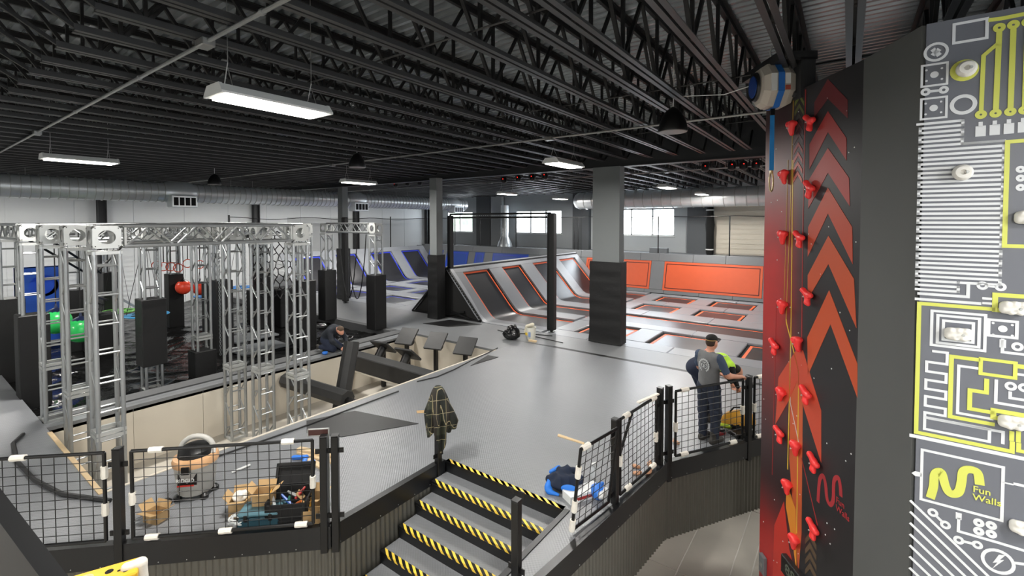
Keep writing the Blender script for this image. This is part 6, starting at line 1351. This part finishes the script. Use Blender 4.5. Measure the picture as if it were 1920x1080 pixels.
for s in (-1, 1): solid('boot', [('c', (s*.1, .09, .05), (s*.12, .3, .035), .052, .04, 0), ('c', (s*.1, .13, .06), (s*.1, .13, .16), .06, .06, 0)], M_boot, p2, .014, .03)
solid('hair', [('e', (0, .64, .94), (.09, .1, .09), 0), ('e', (0, .75, .88), (.06, .05, .08), -1)], mat('black hair', '#17130f', .8), p2, .013, .02)
for x in (-.09, .09): b = MB(); b.box(x-.025, x+.025, .14, .42, 1.214, 1.221); b.build('reflective_stripe', mat('silver reflective tape', '#b8bcb2', .35), p2)
# ---- man kneeling by the pit
p3 = thing('person', 'man in dark navy jacket kneeling bent over at the pit edge', 'person', (-11.92, 7.62, 0), R(-78))
M_jk = mat('dark navy jacket', '#1b2029', .8, 0, .2, 14)
body = [('c', (-.14, .22, .09), (-.13, -.22, .1), .085, .07, 2), ('c', (-.13, -.22, .12), (-.1, -.12, .3), .07, .1, 2), ('c', (-.14, .22, .1), (-.1, -.1, .28), .085, .11, 2), ('c', (.14, .24, .09), (.13, -.22, .1), .085, .07, 2), ('c', (.14, .24, .1), (.1, -.1, .28), .085, .11, 2), ('e', (0, -.14, .31), (.19, .16, .14), 2),
        ('c', (0, -.1, .4), (0, .12, .58), .17, .18, 1), ('c', (-.15, .16, .6), (.15, .16, .6), .1, .1, 1), ('c', (0, .24, .62), (0, .32, .63), .06, .055, 0), ('e', (0, .38, .6), (.08, .1, .11), 0), ('e', (0, .46, .54), (.016, .02, .028), 0), ('e', (0, .42, .53), (.05, .05, .05), 0), ('e', (-.08, .37, .6), (.014, .026, .032), 0), ('e', (.08, .37, .6), (.014, .026, .032), 0),
        ('c', (.2, .17, .58), (.26, .32, .34), .08, .065, 1), ('c', (.26, .32, .34), (.12, .5, .16), .06, .042, 1), ('c', (-.2, .17, .58), (-.28, .28, .32), .08, .065, 1), ('c', (-.28, .28, .32), (-.14, .48, .12), .06, .042, 1)]
solid('body', body, [M_skin, M_jk, M_nv], p3, .0145, .045); hand(p3, (.12, .5, .16), (-.2, .6, -.5), (-.5, -.3, -.6), M_skin, 1, .8); hand(p3, (-.14, .48, .12), (.4, .6, -.3), (.4, -.3, -.6), M_skin, -1, .8)
solid('hair', [('e', (0, .375, .635), (.09, .11, .1), 0), ('e', (0, .5, .52), (.07, .09, .09), -1)], mat('grey brown hair', '#5a4a3c', .85, 0, .3, 30), p3, .012, .02)
for s in (-1, 1): solid('boot', [('c', (s*.13, -.22, .07), (s*.13, -.36, .12), .05, .045, 0), ('c', (s*.13, -.32, .06), (s*.13, -.38, .03), .04, .03, 0)], M_boot, p3, .014, .03)
for s in (-1, 1): b = MB(); b.lathe([(.001, -.008), (.009, 0), (.001, .008)], 8, Matrix.Translation((s*.032, .466, .585))); b.build('eye', M_blackm, p3)
solid('blue_cloth', [('e', (0, 0, .04), (.09, .07, .045), 0), ('c', (-.04, 0, .05), (.06, .03, .07), .03, .025, 0)], mat('blue plastic sheet', '#2f74d0', .4), None, .012, .03, (-11.66, 7.28, 0)); tag(bpy.data.objects['blue_cloth'], 'crumpled blue cloth on the kerb beside the kneeling man', 'cloth')
# trees outside the rear windows
M_leaf = mat('tree leaves', '#7d8a78', .8, 0, .3, 3, .8, 6)
for i, (x, y, z, r) in enumerate(((-40, 46, 2.5, 3.2), (-46, 52, 2.6, 3.6), (-35.5, 44, 1.2, 2.2))):
    t = thing('tree', ['leafy tree outside the left rear window, nearer one', 'leafy tree outside the left rear window, farther one', 'low leafy tree outside the left rear window'][i], 'tree', (x, y, ZG)); random.seed(30+i)
    solid('crown', [('e', tuple(np.array((0, 0, z-ZG))+np.array([random.uniform(-1, 1) for _ in range(3)])*r*.6), (r*.55, r*.55, r*.5), 0) for _ in range(9)], M_leaf, t, r*.1, r*.15); b = MB(); b.tube([(0, 0, 0), (.1, 0, z-ZG)], [.3, .18], 8); b.build('trunk', M_boot, t)
